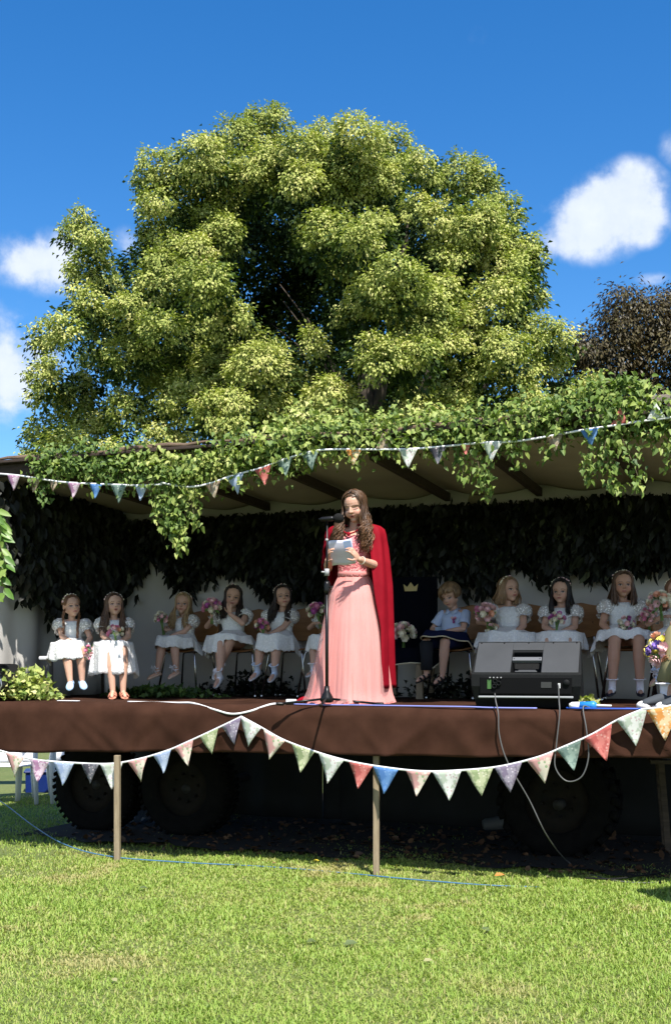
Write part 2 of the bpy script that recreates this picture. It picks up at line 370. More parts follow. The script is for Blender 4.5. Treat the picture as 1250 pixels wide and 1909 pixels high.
def lime_tree():
    rng = np.random.default_rng(21); Y0 = 29.0
    # crown outline and masses, read as (column, row, radius) in photo pixels
    L = [(430,262,62),(495,250,62),(560,275,55),(620,262,60),(668,262,62),(722,275,58),(375,290,58),(310,325,62),(302,388,50),(350,360,62),(290,445,42),
         (420,340,66),(490,320,66),(560,340,58),(640,330,66),(710,340,62),(780,315,55),(840,325,62),(895,340,58),(930,390,52),(870,410,62),(800,395,60),
         (955,450,52),(970,510,48),(985,545,38),(905,480,62),(840,470,60),(925,555,58),(985,480,40),
         (150,420,42),(178,450,36),(165,500,44),(150,560,46),(200,535,40),(180,600,46),(120,600,42),(85,620,36),(90,690,42),(75,730,30),
         (230,580,52),(290,520,55),(350,480,58),(400,430,62),(380,520,56),(300,600,58),(240,660,56),(180,680,56),(140,740,56),(85,800,48),(120,820,50),
         (180,800,56),(250,760,58),(300,690,62),(370,620,64),(440,600,58),(420,690,66),(350,740,60),(480,690,60),(500,640,46),(420,770,60),(500,750,58),
         (550,790,54),(560,700,50),(620,740,56),(640,790,50),(590,640,36),
         (620,440,62),(680,430,60),(590,420,44),(660,500,56),(740,520,62),(700,570,66),(780,590,66),(640,575,44),(820,560,58),(770,660,60),(700,650,56),(830,640,56),
         (870,600,50),(880,690,54),(940,640,56),(960,700,56),(1000,620,48),(1045,620,40),(1030,680,46),(1060,740,52),(1110,720,42),(1000,760,56),(900,770,56),
         (840,750,56),(940,800,52),(1100,770,48),(760,760,52),(720,790,50),(850,810,50),(210,850,50),(320,820,54),(120,860,44),(60,850,30),(1150,760,34)]
    hole = [(600,560,60),(560,500,55),(510,450,45),(700,760,26),(480,570,28)]
    lobes = []
    for (px, py, r) in L:
        py += 10
        ex = (px - 560) / 560.0; ez = (py - 640) / 470.0
        dep = -4.6 * math.sqrt(max(0.0, 1 - ex * ex * .9 - min(ez, .3) ** 2 * .9)) + rng.normal(0, .95)
        for (hx, hy, hr) in hole:
            dd = math.hypot(px - hx, py - hy)
            if dd < hr * 1.5: dep += 2.0 * (1.5 - dd / hr)
        Y = Y0 + dep; p = at(px, py, Y); lobes.append((np.array(p), r * Y / F * rng.uniform(.82, 1.02), float(np.clip(.70 + rng.normal(0, .07), .3, .85))))
    # every mass is a handful of smaller tufts
    big = lobes; lobes = []
    for (c, r, tl) in big:
        for k in range(7):
            d = rand_dirs(1, rng)[0]; d[1] = -abs(d[1]) * .9 + .1; d[2] = d[2] * .9 + .12; lobes.append((c + d * r * rng.uniform(.40, .66) * (1, 1, 1.05), r * rng.uniform(.33, .52), tl + rng.normal(0, .05)))
    # masses deeper in the crown and on its far side
    for k in range(120):
        d = rand_dirs(1, rng)[0]; q = rng.uniform(.45, .95) ** .6
        px = 600 + d[0] * 360 * q; py = 590 - d[2] * 260 * q
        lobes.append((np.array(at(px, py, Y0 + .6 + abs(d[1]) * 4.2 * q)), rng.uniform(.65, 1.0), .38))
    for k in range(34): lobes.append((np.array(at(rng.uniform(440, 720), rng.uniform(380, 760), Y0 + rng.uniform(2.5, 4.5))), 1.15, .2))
    nf = len(L) * 7; A = make_foliage(lobes[:nf], .076, .046, 175, 29, rng, spread=.075, back=.12); core = [(c + np.array((0, .55, -.05)), r * .84, .12) for c, r, _ in big]; B = make_foliage(core + [(c, r, .06) for c, r, _ in lobes[nf:]], .13, .08, 75, 24, rng, spread=.15, back=.3)  # core and inner leaves tinted dark to paint in shade between the tufts
    V = np.concatenate([A[0], B[0]]); Fq = np.concatenate([A[1], B[1] + len(A[0])]); t = np.concatenate([A[2], B[2]])
    root = empty('lime_tree', (at(700, 800, Y0).x, Y0, 0), 0, 'huge round lime tree in pale yellow-green blossom behind the stage', 'tree')
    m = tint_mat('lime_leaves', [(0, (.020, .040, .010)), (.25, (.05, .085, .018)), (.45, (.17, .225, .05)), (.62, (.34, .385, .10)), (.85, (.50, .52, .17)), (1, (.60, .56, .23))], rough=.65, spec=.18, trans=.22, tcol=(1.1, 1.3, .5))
    V = V - np.array(root.location)
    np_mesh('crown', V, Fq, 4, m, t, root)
    tk = MB(); rl = Vector(root.location)
    P = [(0, 0, -.1), (.05, 0, 1.5), (0, .1, 3.2), (-.1, .1, 5.2), (-.2, 0, 7.5), (-.3, 0, 10)]
    tk.tube(P, [.62, .46, .42, .38, .28, .12], 14)
    for (px, py, z0, r0) in [(250, 650, 3.2, .19), (850, 560, 4.0, .2), (960, 640, 3.4, .17), (760, 400, 5.8, .18), (480, 780, 2.9, .14), (640, 740, 3, .1)]:
        e = at(px, py, Y0 - .6) - rl; limb(tk, (0, 0, z0), e, r0, .035, rng, sag=.5)
    for k in range(30):
        a = rng.uniform(.5, PI - .5); rr = rng.uniform(1.5, 4.5); z = rng.uniform(4, 11); limb(tk, (0, 0, z * .6), (math.cos(a) * rr - 1.4, math.sin(a) * rr * .7 - .5, z), .06, .012, rng, .3, 6)
    tk.build('trunk', bark, root)
lime_tree()
def beech_tree():
    rng = np.random.default_rng(5); Y0 = 34.0; lobes = []
    for (px, py, r) in [(1165,575,34),(1150,620,34),(1205,590,44),(1250,600,50),(1180,660,52),(1240,670,60),(1130,680,46),(1100,650,34),(1090,700,40),(1160,730,52),(1230,740,56),(1300,640,60),(1340,700,70),(1290,570,40),(1070,650,26),(1100,770,50),(1200,790,60),(1330,790,70),(1390,650,60),(1410,740,60)]:
        lobes.append((np.array(at(px, py, Y0 + rng.normal(0, .6))), r * Y0 / F, .45))
    V, Fq, t = make_foliage(lobes, .14, .06, 120, 26, rng, drop=1.1, spread=.24, back=.5)
    root = empty('copper_beech_tree', (at(1250, 800, Y0).x, Y0, 0), 0, 'dark bronze-leaved tree at the far right behind the roof', 'tree')
    m = tint_mat('beech_leaves', [(0, (.028, .024, .012)), (.4, (.065, .052, .024)), (.7, (.115, .098, .04)), (1, (.10, .125, .03))], rough=.5, trans=.15, tcol=(1.3, .9, .6))
    np_mesh('crown', V - np.array(root.location), Fq, 4, m, t, root)
    tk = MB(); tk.tube([(0, 0, -.1), (0, .1, 3), (.1, 0, 6), (0, 0, 9)], [.45, .36, .22, .05], 12)
    for k in range(34):
        a = rng.uniform(0, 2 * PI); z = rng.uniform(4, 9); rr = rng.uniform(1.2, 3); limb(tk, (0, 0, z * .75), (math.cos(a) * rr, math.sin(a) * rr * .5, z + .6), .07, .012, rng, .3, 6)
    tk.build('trunk', bark, root)
beech_tree()
def hedge(name, x0, x1, Y, h, label, seed):
    rng = np.random.default_rng(seed); n = 26000
    P = np.stack([rng.uniform(x0, x1, n), Y + rng.uniform(-.8, .8, n), rng.uniform(0, 1, n)], 1); P[:, 2] = P[:, 2] * (h + .3 * np.sin(P[:, 0] * .9) + .2 * np.sin(P[:, 0] * 2.3))
    V, Fq, idx = leaf_batch(P, rand_dirs(n, rng) + (0, -.3, -.3), rand_dirs(n, rng) + (0, -1, .8), .22 * rng.uniform(.7, 1.3, n), .14, 'rhomb')
    m = tint_mat(name + '_leaves', [(0, (.02, .045, .012)), (.6, (.06, .11, .025)), (1, (.16, .22, .05))], trans=.15)
    o = np_mesh(name, V, Fq, 4, m, rng.random(n)[idx]); tag(o, label, 'hedge')
hedge('hedge', -22, 24, 44, 2.4, 'long green hedge far across the field behind the stage', 8)
# ------------------------------------------------------------------ the trailer that is the stage
U0, U1, DB, RF = -3.7, 3.4, 2.5, 0.42
STG = Matrix.Translation(O0) @ Matrix.Rotation(-TH, 4, 'Z')        # local x = u, y = d
def stage_obj(name, label, cat, group=None):
    o = empty(name, O0, -TH, label, cat, group); return o
steel = mat('dark_steel', (.018, .017, .017), (.04, .034, .03), rough=.65, ns=12, metal=.3)
tyre_m = mat('tyre_rubber', (.004, .004, .004), (.009, .008, .0075), rough=.95, ns=14, bump=.3, spec=.08)
rim_m = mat('rusty_rim', (.008, .0075, .007), (.02, .014, .010), rough=.85, ns=10, spec=.15)
plank = mat('old_planks', (.05, .035, .025), (.11, .08, .055), rough=.85, ns=5, stretch=(1, 8, 8), bump=.4)
wood_pale = mat('post_timber', (.20, .15, .095), (.34, .27, .18), rough=.8, ns=7, stretch=(9, 9, .8), bump=.35, bs=30)
shade_sheet = MB(); shade_sheet.grid([[(U0 + .35 + (U1 + 2.5 - U0) * i / 60 , .62 + (DB + 2.2 - .6) * j / 20 + (.09 * math.sin(i * .9) + .06 * math.sin(i * 2.3) if j == 0 else 0), .022) for i in range(61)] for j in range(21)])  # near-black sheet added on the ground to deepen the trailer's shade
tag(shade_sheet.build('under_stage_shade', mat('under_stage_shade', (.006, .005, .004), (.016, .013, .009), rough=1, ns=5, bump=.5), None), kind='structure').matrix_world = STG
trailer = stage_obj('flatbed_trailer', 'long dark flatbed farm trailer used as the stage', 'trailer')
b = MB()
for y in (1.1, DB - .25): b.beam((U0, y, DECK - .22), (U1, y, DECK - .22), .09, .2)
for i in range(10): x = U0 + .2 + i * (U1 - U0 - .4) / 9; b.beam((x, .03, DECK - .1), (x, DB, DECK - .1), .06, .08)
b.build('chassis', steel, trailer, False, .004)
b = MB(); b.box(((U0 + U1) / 2, DB / 2 + .02, DECK - .035), (U1 - U0, DB - .02, .05)); b.build('deck', plank, trailer, False, .004)
def wheel(parent, x, y, r, w, lug=False):
    t = MB(); prof = [(r * .56, -w * .5), (r * .62, -w * .52), (r * .86, -w * .54), (r * .97, -w * .42), (r, -w * .2), (r, w * .2), (r * .97, w * .42), (r * .86, w * .54), (r * .62, w * .52), (r * .56, w * .5), (r * .56, -w * .5)]
    ax = Matrix.Rotation(R(90), 3, 'X'); t.lathe(prof, 44, (0, 0, 0), 0, ax)
    nl = 26 if lug else 44
    for i in range(nl):
        a = 2 * PI * i / nl; rot = Matrix.Rotation(-a, 3, 'Y')
        for sgn in (-1, 1): t.box(rot @ Vector((r * 1.0, sgn * w * .25, 0)), ((.05 if lug else .018), w * .5, (.055 if lug else .03)), rot @ Matrix.Rotation(sgn * .35, 3, 'X'))
    o = t.build('wheel', tyre_m, parent, True); o.location = (x, y, r + .0)
    m = MB(); m.lathe([(.03, -.1), (r * .16, -.1), (r * .18, -.05), (r * .40, -.03), (r * .5, -.08), (r * .57, -w * .5), (r * .57, w * .4), (r * .3, w * .2), (.02, w * .2)], 36, (0, 0, 0), 0, ax)
    for i in range(8):
        a = 2 * PI * i / 8 + .2; m.cap2((math.cos(a) * r * .28, -.075, math.sin(a) * r * .28), (math.cos(a) * r * .28, -.05, math.sin(a) * r * .28), .014, .014, 6)
    m.build('rim', rim_m, o)
wheel(trailer, u_at(185, 1.25), 1.25, .41, .24); wheel(trailer, u_at(352, 1.25), 1.25, .43, .24); wheel(trailer, u_at(1042, 1.35), 1.35, .445, .3, True); 
b = MB()
for px in (185, 352, 1042): b = MB(); b.tube([(u_at(px, 1.25), 1.2, .42), (u_at(px, 1.25), 2.4, .42)], .045, 10); b.build('axle', steel, trailer)
# dark sheets hang behind the trailer, leaving one gap
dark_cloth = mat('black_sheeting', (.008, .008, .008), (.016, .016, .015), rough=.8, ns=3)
def hang_sheet(mb, u0, u1, z0, z1, d, amp=.03, nf=5, n=40, seed=0, nz=6):
    rr = random.Random(seed); ph = [rr.uniform(0, 6) for _ in range(4)]
    mb.grid([[(u0 + (u1 - u0) * i / n, d + amp * (math.sin(nf * 2 * PI * i / n + ph[0]) + .6 * math.sin(nf * 4.7 * i / n + ph[1])) * (.35 + .65 * k / nz), z1 + (z0 - z1) * k / nz) for i in range(n + 1)] for k in range(nz + 1)])
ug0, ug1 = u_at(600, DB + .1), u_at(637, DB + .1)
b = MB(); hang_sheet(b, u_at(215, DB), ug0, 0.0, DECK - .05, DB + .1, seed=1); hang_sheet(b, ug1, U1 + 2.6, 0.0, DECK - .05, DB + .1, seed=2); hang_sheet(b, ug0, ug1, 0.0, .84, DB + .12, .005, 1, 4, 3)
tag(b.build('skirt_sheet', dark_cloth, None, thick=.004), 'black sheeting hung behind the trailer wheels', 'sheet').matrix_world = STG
b = MB(); b.tube([(-2.6, 1.7, .03), (-2.0, 1.6, .05), (-1.2, 1.75, .04)], .02); 

# brown cloth over the deck and its front
brown = mat('brown_carpet', (.026, .011, .0065), (.060, .027, .017), rough=.95, ns=3.2, bump=.35, bs=260, spec=.08, detail=8)
def carpet():
    mb = MB(); nu = 230; rr = random.Random(5)
    us = [U0 - .05 + (U1 - U0 + .1) * i / nu for i in range(nu + 1)]
    prof = []      # (d, z, wobble)
    rows = []
    creases = [(rr.uniform(U0, U1), rr.uniform(-1.2, 1.2), rr.uniform(.03, .11), rr.uniform(-.016, .026)) for _ in range(75)]
    def sw(u, t): return sum(a * math.exp(-((u - c - sl * t * .4) / w) ** 2) for (c, sl, w, a) in creases)
    for d in (DB, 2.0, 1.5, 1.1, .8, .6, .45, .33, .22, .14, .08):
        rows.append([(u, d, DECK + .006 + .006 * math.sin(u * 3 + d * 5) * (d < 2) + .004 * math.sin(u * 11 + d * 9)) for u in us])
    for (d, dz) in ((.03, -.003), (.005, -.018), (-.012, -.045)): rows.append([(u, d, DECK + dz + .004 * math.sin(u * 4)) for u in us])
    for k in range(1, 15):
        t = k / 14; rows.append([(u, -.018 - .016 * t - .9 * sw(u, t) * t ** .7 - .012 * t * math.sin(u * 2.3 + .8 * t), DECK - .045 - t * (.375 - .155 * (u - U0) / (U1 - U0) + .012 * math.sin(u * 1.1) + .004 * math.sin(u * 9))) for u in us])
    mb.grid(rows)
    o = mb.build('stage_cloth', brown, None, thick=.003); o.matrix_world = STG
    tag(o, 'dark brown cloth covering the deck and hanging over the stage front', 'cloth')
carpet()

# timber posts under the front edge
for (px, py0, py1, lab) in [(219, 1606, 1408, 'upright timber post under the stage between the two left wheels'), (701, 1632, 1404, 'upright timber post under the middle of the stage')]:
    p = gnd(px, py0); q = MB(); h = EYE + (HY - py1) * p.y / F
    q.box((0, 0, h / 2 - .02), (.042, .042, h + .04)); o = q.build('timber_post', wood_pale, None, False, .003, p, -TH + .2); tag(o, lab, 'post', 'posts under the stage')

# ------------------------------------------------------------------ canopy: frame, rafters, sagging cover
canvas_m = mat('canopy_canvas', (.34, .285, .235), (.46, .39, .325), rough=.85, ns=1.6, detail=7, bump=.2, bs=60, c3=(.40, .34, .28))
frame_m = mat('canopy_timber', (.030, .020, .016), (.065, .042, .030), rough=.8, ns=6, stretch=(1, 7, 7), bump=.4)
ZF, ZB = 3.13, 3.06
canopy = stage_obj('stage_canopy', 'flat canvas-covered canopy roof over the stage on dark timbers', 'canopy')
ru = [u_at(p, 0.) for p in (-40, 150, 372, 590, 712, 905, 1180)] ; ru = [-3.62, -2.72, -1.78, -.86, .02, .86, 1.75, 2.62, 3.4]
for x in ru:
    q = MB(); q.beam((x, RF + .02, ZF - .05), (x, DB, ZB - .03), .05, .075); q.build('rafter', frame_m, canopy, False, .004)
q = MB(); q.beam((U0 - .1, RF - .02, ZF + .02), (U1 + .3, RF - .02, ZF + .02), .05, .10); q.beam((U0 - .1, RF - .055, ZF + .085), (U1 + .3, RF - .055, ZF + .085), .11, .025); q.build('front_beam', frame_m, canopy, False, .005)
q = MB(); q.beam((U0, DB + .02, ZB - .06), (U1, DB + .02, ZB - .06), .06, .10); q.build('back_beam', mat('pale_batten', (.20, .165, .11), (.32, .27, .19), rough=.8, ns=6, stretch=(1, 7, 7)), canopy, False, .004)
def post(x, y, zt): q = MB(); q.beam((x, y, DECK), (x, y, zt), .06, .06, up=(0, 1, 0)); q.build('post', frame_m, canopy, False, .004)
post(U0 + .03, DB - .02, ZB - .1); post(U0 + .03, RF + .05, ZF - .1); post(U1 - .05, DB - .02, ZB - .1); post(U1 - .05, RF + .05, ZF - .1); post(.05, DB + .05, ZB - .1)
q = MB(); rows = []
for k in range(19):
    t = k / 18; row = []
    for i in range(181):
        u = ru[0] - .08 + (ru[-1] - ru[0] + .16) * i / 180
        j = max(0, min(len(ru) - 2, next((a for a in range(len(ru) - 1) if u < ru[a + 1]), len(ru) - 2))); w = min(1, max(0, (u - ru[j]) / (ru[j + 1] - ru[j])))
        sag = math.sin(w * PI) ** 1.3 * (.015 + .060 * t ** 2.2)
        row.append((u, RF - .03 + (DB + .03 - RF) * t, ZF + .015 - (ZF - ZB - .02) * t - sag * (1 if t < .999 else .9) + .004 * math.sin(u * 13 + t * 8)))
    rows.append(row)
q.grid(rows); q.build('roof_cover', canvas_m, canopy, thick=.004)
# raised timber rail on the roof's front edge at the right, with its small uprights
q = MB(); q.beam((u_at(1085, RF), RF + .03, ZF + .195), (U1 + .3, RF + .03, ZF + .205), .05, .05)
q.build('top_rail', mat('grey_rail', (.16, .13, .11), (.28, .235, .20), rough=.85, ns=8, stretch=(1, 8, 8), bump=.4), canopy, False, .006)
q = MB()
for px in (1110, 1184, 1245): q.beam((u_at(px, RF), RF + .03, ZF + .06), (u_at(px, RF), RF + .03, ZF + .17), .045, .05, up=(0, 1, 0))
q.box(((u_at(1085, RF) + U1) / 2, RF + .06, ZF + .12), (U1 - u_at(1085, RF), .02, .10))
q.build('fascia', frame_m, canopy, False, .004)
# loose bark-edged battens lying along the edge
batten = mat('split_batten', (.10, .065, .045), (.21, .145, .10), rough=.9, ns=9, stretch=(1, 8, 8), bump=.6)
q = MB()
for (a, c, z) in ((-20, 330, .11), (250, 560, .118), (500, 840, .11), (800, 1060, .125), (1010, 1130, .13)):
    ua, uc = u_at(a, RF - .06), u_at(c, RF - .06); P = [(ua + (uc - ua) * i / 9, RF - .085 + .01 * math.sin(i * 1.7), ZF + z + .012 * math.sin(i * 2.1 + a)) for i in range(10)]; q.tube(P, [.013 + .006 * math.sin(i * 1.3 + a) for i in range(10)], 7, flat=.7)
q.build('edge_batten', batten, canopy)

# ------------------------------------------------------------------ cloth walls
sheet_m = mat('white_sheet', (.50, .47, .44), (.60, .57, .535), rough=.9, ns=1.2, bump=.15, bs=120, spec=.1)
sheet2 = mat('cream_sheet', (.50, .485, .46), (.60, .585, .56), rough=.9, ns=1.2, bump=.15, bs=120, spec=.1)
b = MB(); hang_sheet(b, U0 + .05, U1, DECK, ZB + .033, DB - .02, .022, 9, 160, 3, 10)
tag(b.build('back_sheet', sheet_m, None, thick=.003), 'plain grey-white sheet closing the back of the stage behind the chairs', 'sheet').matrix_world = STG
b = MB(); hang_sheet(b, .05, DB - .1, DECK, ZF - .12, 0, .035, 5, 90, 4, 10)
o = tag(b.build('side_sheet', sheet2, None, thick=.003), 'sun-streaked white sheet closing the left end of the stage', 'sheet')
o.matrix_world = STG @ Matrix.Translation((U0 + .1, 0, 0)) @ Matrix.Rotation(R(90), 4, 'Z')

# ------------------------------------------------------------------ cut greenery tied on the stage
ivy_m = tint_mat('garland_leaves', [(0, (.014, .036, .010)), (.3, (.05, .10, .022)), (.55, (.15, .225, .045)), (.8, (.38, .43, .12)), (1, (.62, .58, .26))], rough=.55, spec=.3, trans=.2, tcol=(1.2, 1.4, .5))
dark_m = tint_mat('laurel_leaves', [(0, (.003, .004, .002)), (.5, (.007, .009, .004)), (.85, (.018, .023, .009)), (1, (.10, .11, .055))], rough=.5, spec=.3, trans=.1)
big_m = tint_mat('walnut_leaves', [(0, (.04, .10, .018)), (.5, (.12, .24, .04)), (1, (.28, .38, .09))], rough=.4, spec=.4, trans=.3, tcol=(1.2, 1.4, .5))
stem_m = mat('green_stem', (.06, .05, .025), (.12, .10, .045), rough=.7)
def garland(name, label, spine, mat_, nper, size, hang, rng, kind='ivy', rad=.09, lo=.3, hi=.8, sun=(0, -.6, .9), aspect=.85, cat='garland', fwd=-.05, dens=1.0):
    """spine: world points; hang: list of (fraction along, length) trailing strands"""
    Ps = []; stems = MB(); sp = [Vector(p) for p in spine]
    seg = [(sp[i + 1] - sp[i]).length for i in range(len(sp) - 1)]; tot = sum(seg)
    def along(f):
        s = f * tot
        for i, l in enumerate(seg):
            if s <= l or i == len(seg) - 1: return sp[i].lerp(sp[i + 1], min(1, s / l))
            s -= l
    n = int(tot * nper * 2.2); size *= .68
    for k in range(n):
        f = rng.random(); c = along(f); bulk = .6 + .65 * float(vnoise(np.array([f * tot]), np.array([0.3]), 2.6, int(abs(sp[0].x) * 7) % 50)[0])
        Ps.append(np.array(c) + rng.normal(0, rad * bulk, 3) * (1, .7, 1))
    stems.tube([along(i / 30) + Vector(rng.normal(0, .015, 3)) for i in range(31)], .009, 6)
    T0 = [np.array((0, -.35, -.6))] * len(Ps)
    for (f, ln) in hang:
        c = along(f) + Vector((0, 0, -.02)); dx = rng.normal(0, .12); P = []; m = int(ln * 200 * dens)
        for i in range(9):
            t = i / 8; P.append(c + UX * (dx * t * ln + .02 * math.sin(t * 5 + f * 40)) + DX * (fwd * (1 - t * .3) + .01 * math.sin(t * 7)) - Vector((0, 0, ln * t)))
        stems.tube(P, [.004] * 9, 5)
        for k in range(m):
            t = rng.random() ** .8; i = min(7, int(t * 8)); q = P[i].lerp(P[i + 1], t * 8 - i); Ps.append(np.array(q) + rng.normal(0, .028 + .02 * (1 - t), 3)); T0.append(np.array((0, -.3, -1.0)))
    Ps = np.array(Ps); n = len(Ps); T = np.array(T0) + rng.normal(0, .6, (n, 3)); Nn = np.array(sun) + rng.normal(0, .55, (n, 3))
    ln = size * rng.uniform(.6, 1.35, n); ni = int(n * .38) if kind == 'ivy' else 0; od = rng.permutation(n); Ps = Ps[od]; T = T[od]; ln = ln[od]
    V, Fq, idx = leaf_batch(Ps[:ni], T[:ni], Nn[:ni], ln[:ni] * .9, ln[:ni] * aspect * .9, 'ivy', fold=.22, droop=.35) if ni else (np.zeros((0, 3)), np.zeros((0, 4), int), np.zeros(0, int))
    V2, F2, i2 = leaf_batch(Ps[ni:], T[ni:], Nn[ni:], ln[ni:] * 1.15, ln[ni:] * (.62 if kind == 'ivy' else .5), 'leaf', fold=.22, droop=.35)
    V = np.concatenate([V, V2]); Fq = np.concatenate([Fq, F2 + len(V) - len(V2)]); idx = np.concatenate([idx, i2 + ni])
    base = sp[0]; root = empty(name, base, 0, label, cat, None)
    clump = vnoise(Ps[:, 0] * 1.0, Ps[:, 2], 7, 4)
    np_mesh('leaves', V - np.array(base), Fq, 4, mat_, np.clip(lo + (hi - lo) * (.55 * rng.random(n) + .45 * clump), 0, 1)[idx], root)
    stems.v = [tuple(Vector(v) - base) for v in stems.v]; stems.build('stem', stem_m, root)
    return root
rg = np.random.default_rng(77)
E = lambda px, py, d=-.07: on(px, py - 1 - 3 * max(0, min(1, (px - 500) / 300)), d + RF)
garland('leaf_garland', 'bushy ivy garland on the roof edge at the far left', [E(75, 868), E(140, 862), E(200, 868), E(260, 866), E(300, 875)], ivy_m, 700, .062, [(.0, .2), (.06, .28), (.12, .14), (.5, .10), (.68, .22), (.8, .12)], rg, lo=.2, hi=.75)
garland('leaf_garland', 'thick ivy garland that droops lowest, above the third girl from left', [E(290, 860), E(345, 885), E(400, 868), E(460, 850), E(520, 835), E(560, 835)], ivy_m, 900, .066, [(.10, .42), (.16, .55), (.21, .60), (.26, .42), (.3, .25), (.62, .2), (.8, .12), (.9, .18), (.05, .3), (.13, .5), (.19, .5)], rg, lo=.3, hi=.95)
garland('leaf_garland', 'ivy garland on the roof edge above the speaking girl', [E(540, 828), E(600, 818), E(660, 815), E(730, 812), E(800, 815), E(860, 802)], ivy_m, 560, .062, [(.12, .14), (.3, .10), (.42, .22), (.6, .12), (.68, .20), (.85, .16)], rg, lo=.25, hi=.9)
garland('leaf_garland', 'ivy garland with thin trailing strands right of the middle of the roof edge', [E(850, 812), E(900, 798), E(960, 785), E(1030, 775)], ivy_m, 520, .062, [(.08, .34), (.22, .46), (.30, .40), (.45, .12), (.62, .22), (.7, .30), (.85, .12), (.9, .26)], rg, lo=.25, hi=.85)
garland('leaf_garland', 'leafiest ivy garland at the right end of the roof edge', [E(1010, 778), E(1080, 770), E(1150, 778), E(1215, 782), E(1275, 775)], ivy_m, 560, .064, [(.12, .22), (.33, .45), (.45, .34), (.5, .52), (.56, .5), (.75, .16), (.92, .35), (.88, .2)], rg, lo=.25, hi=.85)
garland('leafy_branch', 'fresh green branch sticking up above the roof at the right', [E(1090, 745, .0), E(1130, 722, .0), E(1180, 728, 0), E(1215, 735, 0)], ivy_m, 420, .062, [], rg, lo=.35, hi=.7, rad=.05, cat='branch')
garland('leafy_branch', 'yellow-green blossoming sprig lying on the roof above the speaking girl', [E(700, 800, .05), E(760, 785, .05), E(820, 790, .05)], ivy_m, 330, .06, [], rg, lo=.5, hi=1, rad=.06, cat='branch')
garland('leafy_branch', 'yellow-green sprig lying on the roof edge left of the speaking girl', [E(500, 815, .05), E(560, 770, .12), E(620, 800, .05)], ivy_m, 260, .06, [], rg, lo=.5, hi=1, rad=.06, cat='branch')
# dark hanging foliage along the back and the left end
def curtain(name, label, pts, n, rng, ztop, cat='foliage'):
    """pts: (column, lowest row) of the ragged lower edge"""
    Ps = []; T = []; pxs = [p[0] for p in pts]; pys = [p[1] for p in pts]
    strands = []
    for k in range(n):
        px = rng.uniform(pxs[0], pxs[-1]); low = np.interp(px, pxs, pys) - 34 + rng.normal(0, 15); d = DB - .06 - rng.random() * .13
        top = SP(u_at(px, d), d, ztop); bot = on(px, low, d); ln = max(.12, top.z - bot.z) ; m = int(ln * 40); sw = rng.normal(0, .05)
        for i in range(m):
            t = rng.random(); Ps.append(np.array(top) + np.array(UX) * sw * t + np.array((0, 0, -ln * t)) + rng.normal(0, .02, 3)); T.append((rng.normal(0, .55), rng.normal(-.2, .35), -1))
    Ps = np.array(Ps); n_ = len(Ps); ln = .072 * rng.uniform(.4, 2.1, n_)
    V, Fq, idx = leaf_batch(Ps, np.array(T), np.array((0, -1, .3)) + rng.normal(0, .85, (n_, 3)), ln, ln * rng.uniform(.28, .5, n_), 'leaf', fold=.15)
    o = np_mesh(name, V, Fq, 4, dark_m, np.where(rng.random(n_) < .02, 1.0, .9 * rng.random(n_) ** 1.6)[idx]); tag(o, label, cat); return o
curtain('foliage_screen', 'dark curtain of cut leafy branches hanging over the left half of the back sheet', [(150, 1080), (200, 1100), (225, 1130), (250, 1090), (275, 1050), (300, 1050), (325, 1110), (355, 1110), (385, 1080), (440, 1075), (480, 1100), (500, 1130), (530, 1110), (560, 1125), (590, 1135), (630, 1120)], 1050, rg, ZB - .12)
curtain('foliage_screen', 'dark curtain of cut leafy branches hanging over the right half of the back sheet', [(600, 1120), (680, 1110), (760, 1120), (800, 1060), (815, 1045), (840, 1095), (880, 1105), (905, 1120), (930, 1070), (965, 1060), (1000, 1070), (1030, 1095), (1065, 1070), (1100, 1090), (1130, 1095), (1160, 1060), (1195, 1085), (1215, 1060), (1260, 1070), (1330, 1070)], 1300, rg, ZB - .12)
def side_curtain():
    rng = np.random.default_rng(12); Ps = []; T = []
    ds = [0.05, .5, .9, 1.2, 1.6, 2.0, 2.4]; lows = [2.75, 2.62, 2.35, 2.15, 2.1, 2.15, 2.2]
    for k in range(620):
        d = rng.uniform(.0, 2.4); low = np.interp(d, ds, lows) + rng.normal(0, .12); u = U0 + .2 + rng.random() * .16; ln = 3.05 - low
        for i in range(int(ln * 34)):
            t = rng.random(); Ps.append(np.array(SP(u, d, 3.07 - ln * t)) + rng.normal(0, .025, 3)); T.append((rng.normal(0, .35), rng.normal(-.1, .25), -1))
    Ps = np.array(Ps); n_ = len(Ps); ln = .075 * rng.uniform(.5, 1.8, n_)
    V, Fq, idx = leaf_batch(Ps, np.array(T), np.array((.6, -.8, .3)) + rng.normal(0, .5, (n_, 3)), ln, ln * .5, 'leaf', fold=.15)
    tag(np_mesh('foliage_screen', V, Fq, 4, dark_m, (.80 * rng.random(n_) ** 1.4)[idx]), 'dark leafy branches hanging down the left end of the stage', 'foliage')
side_curtain()
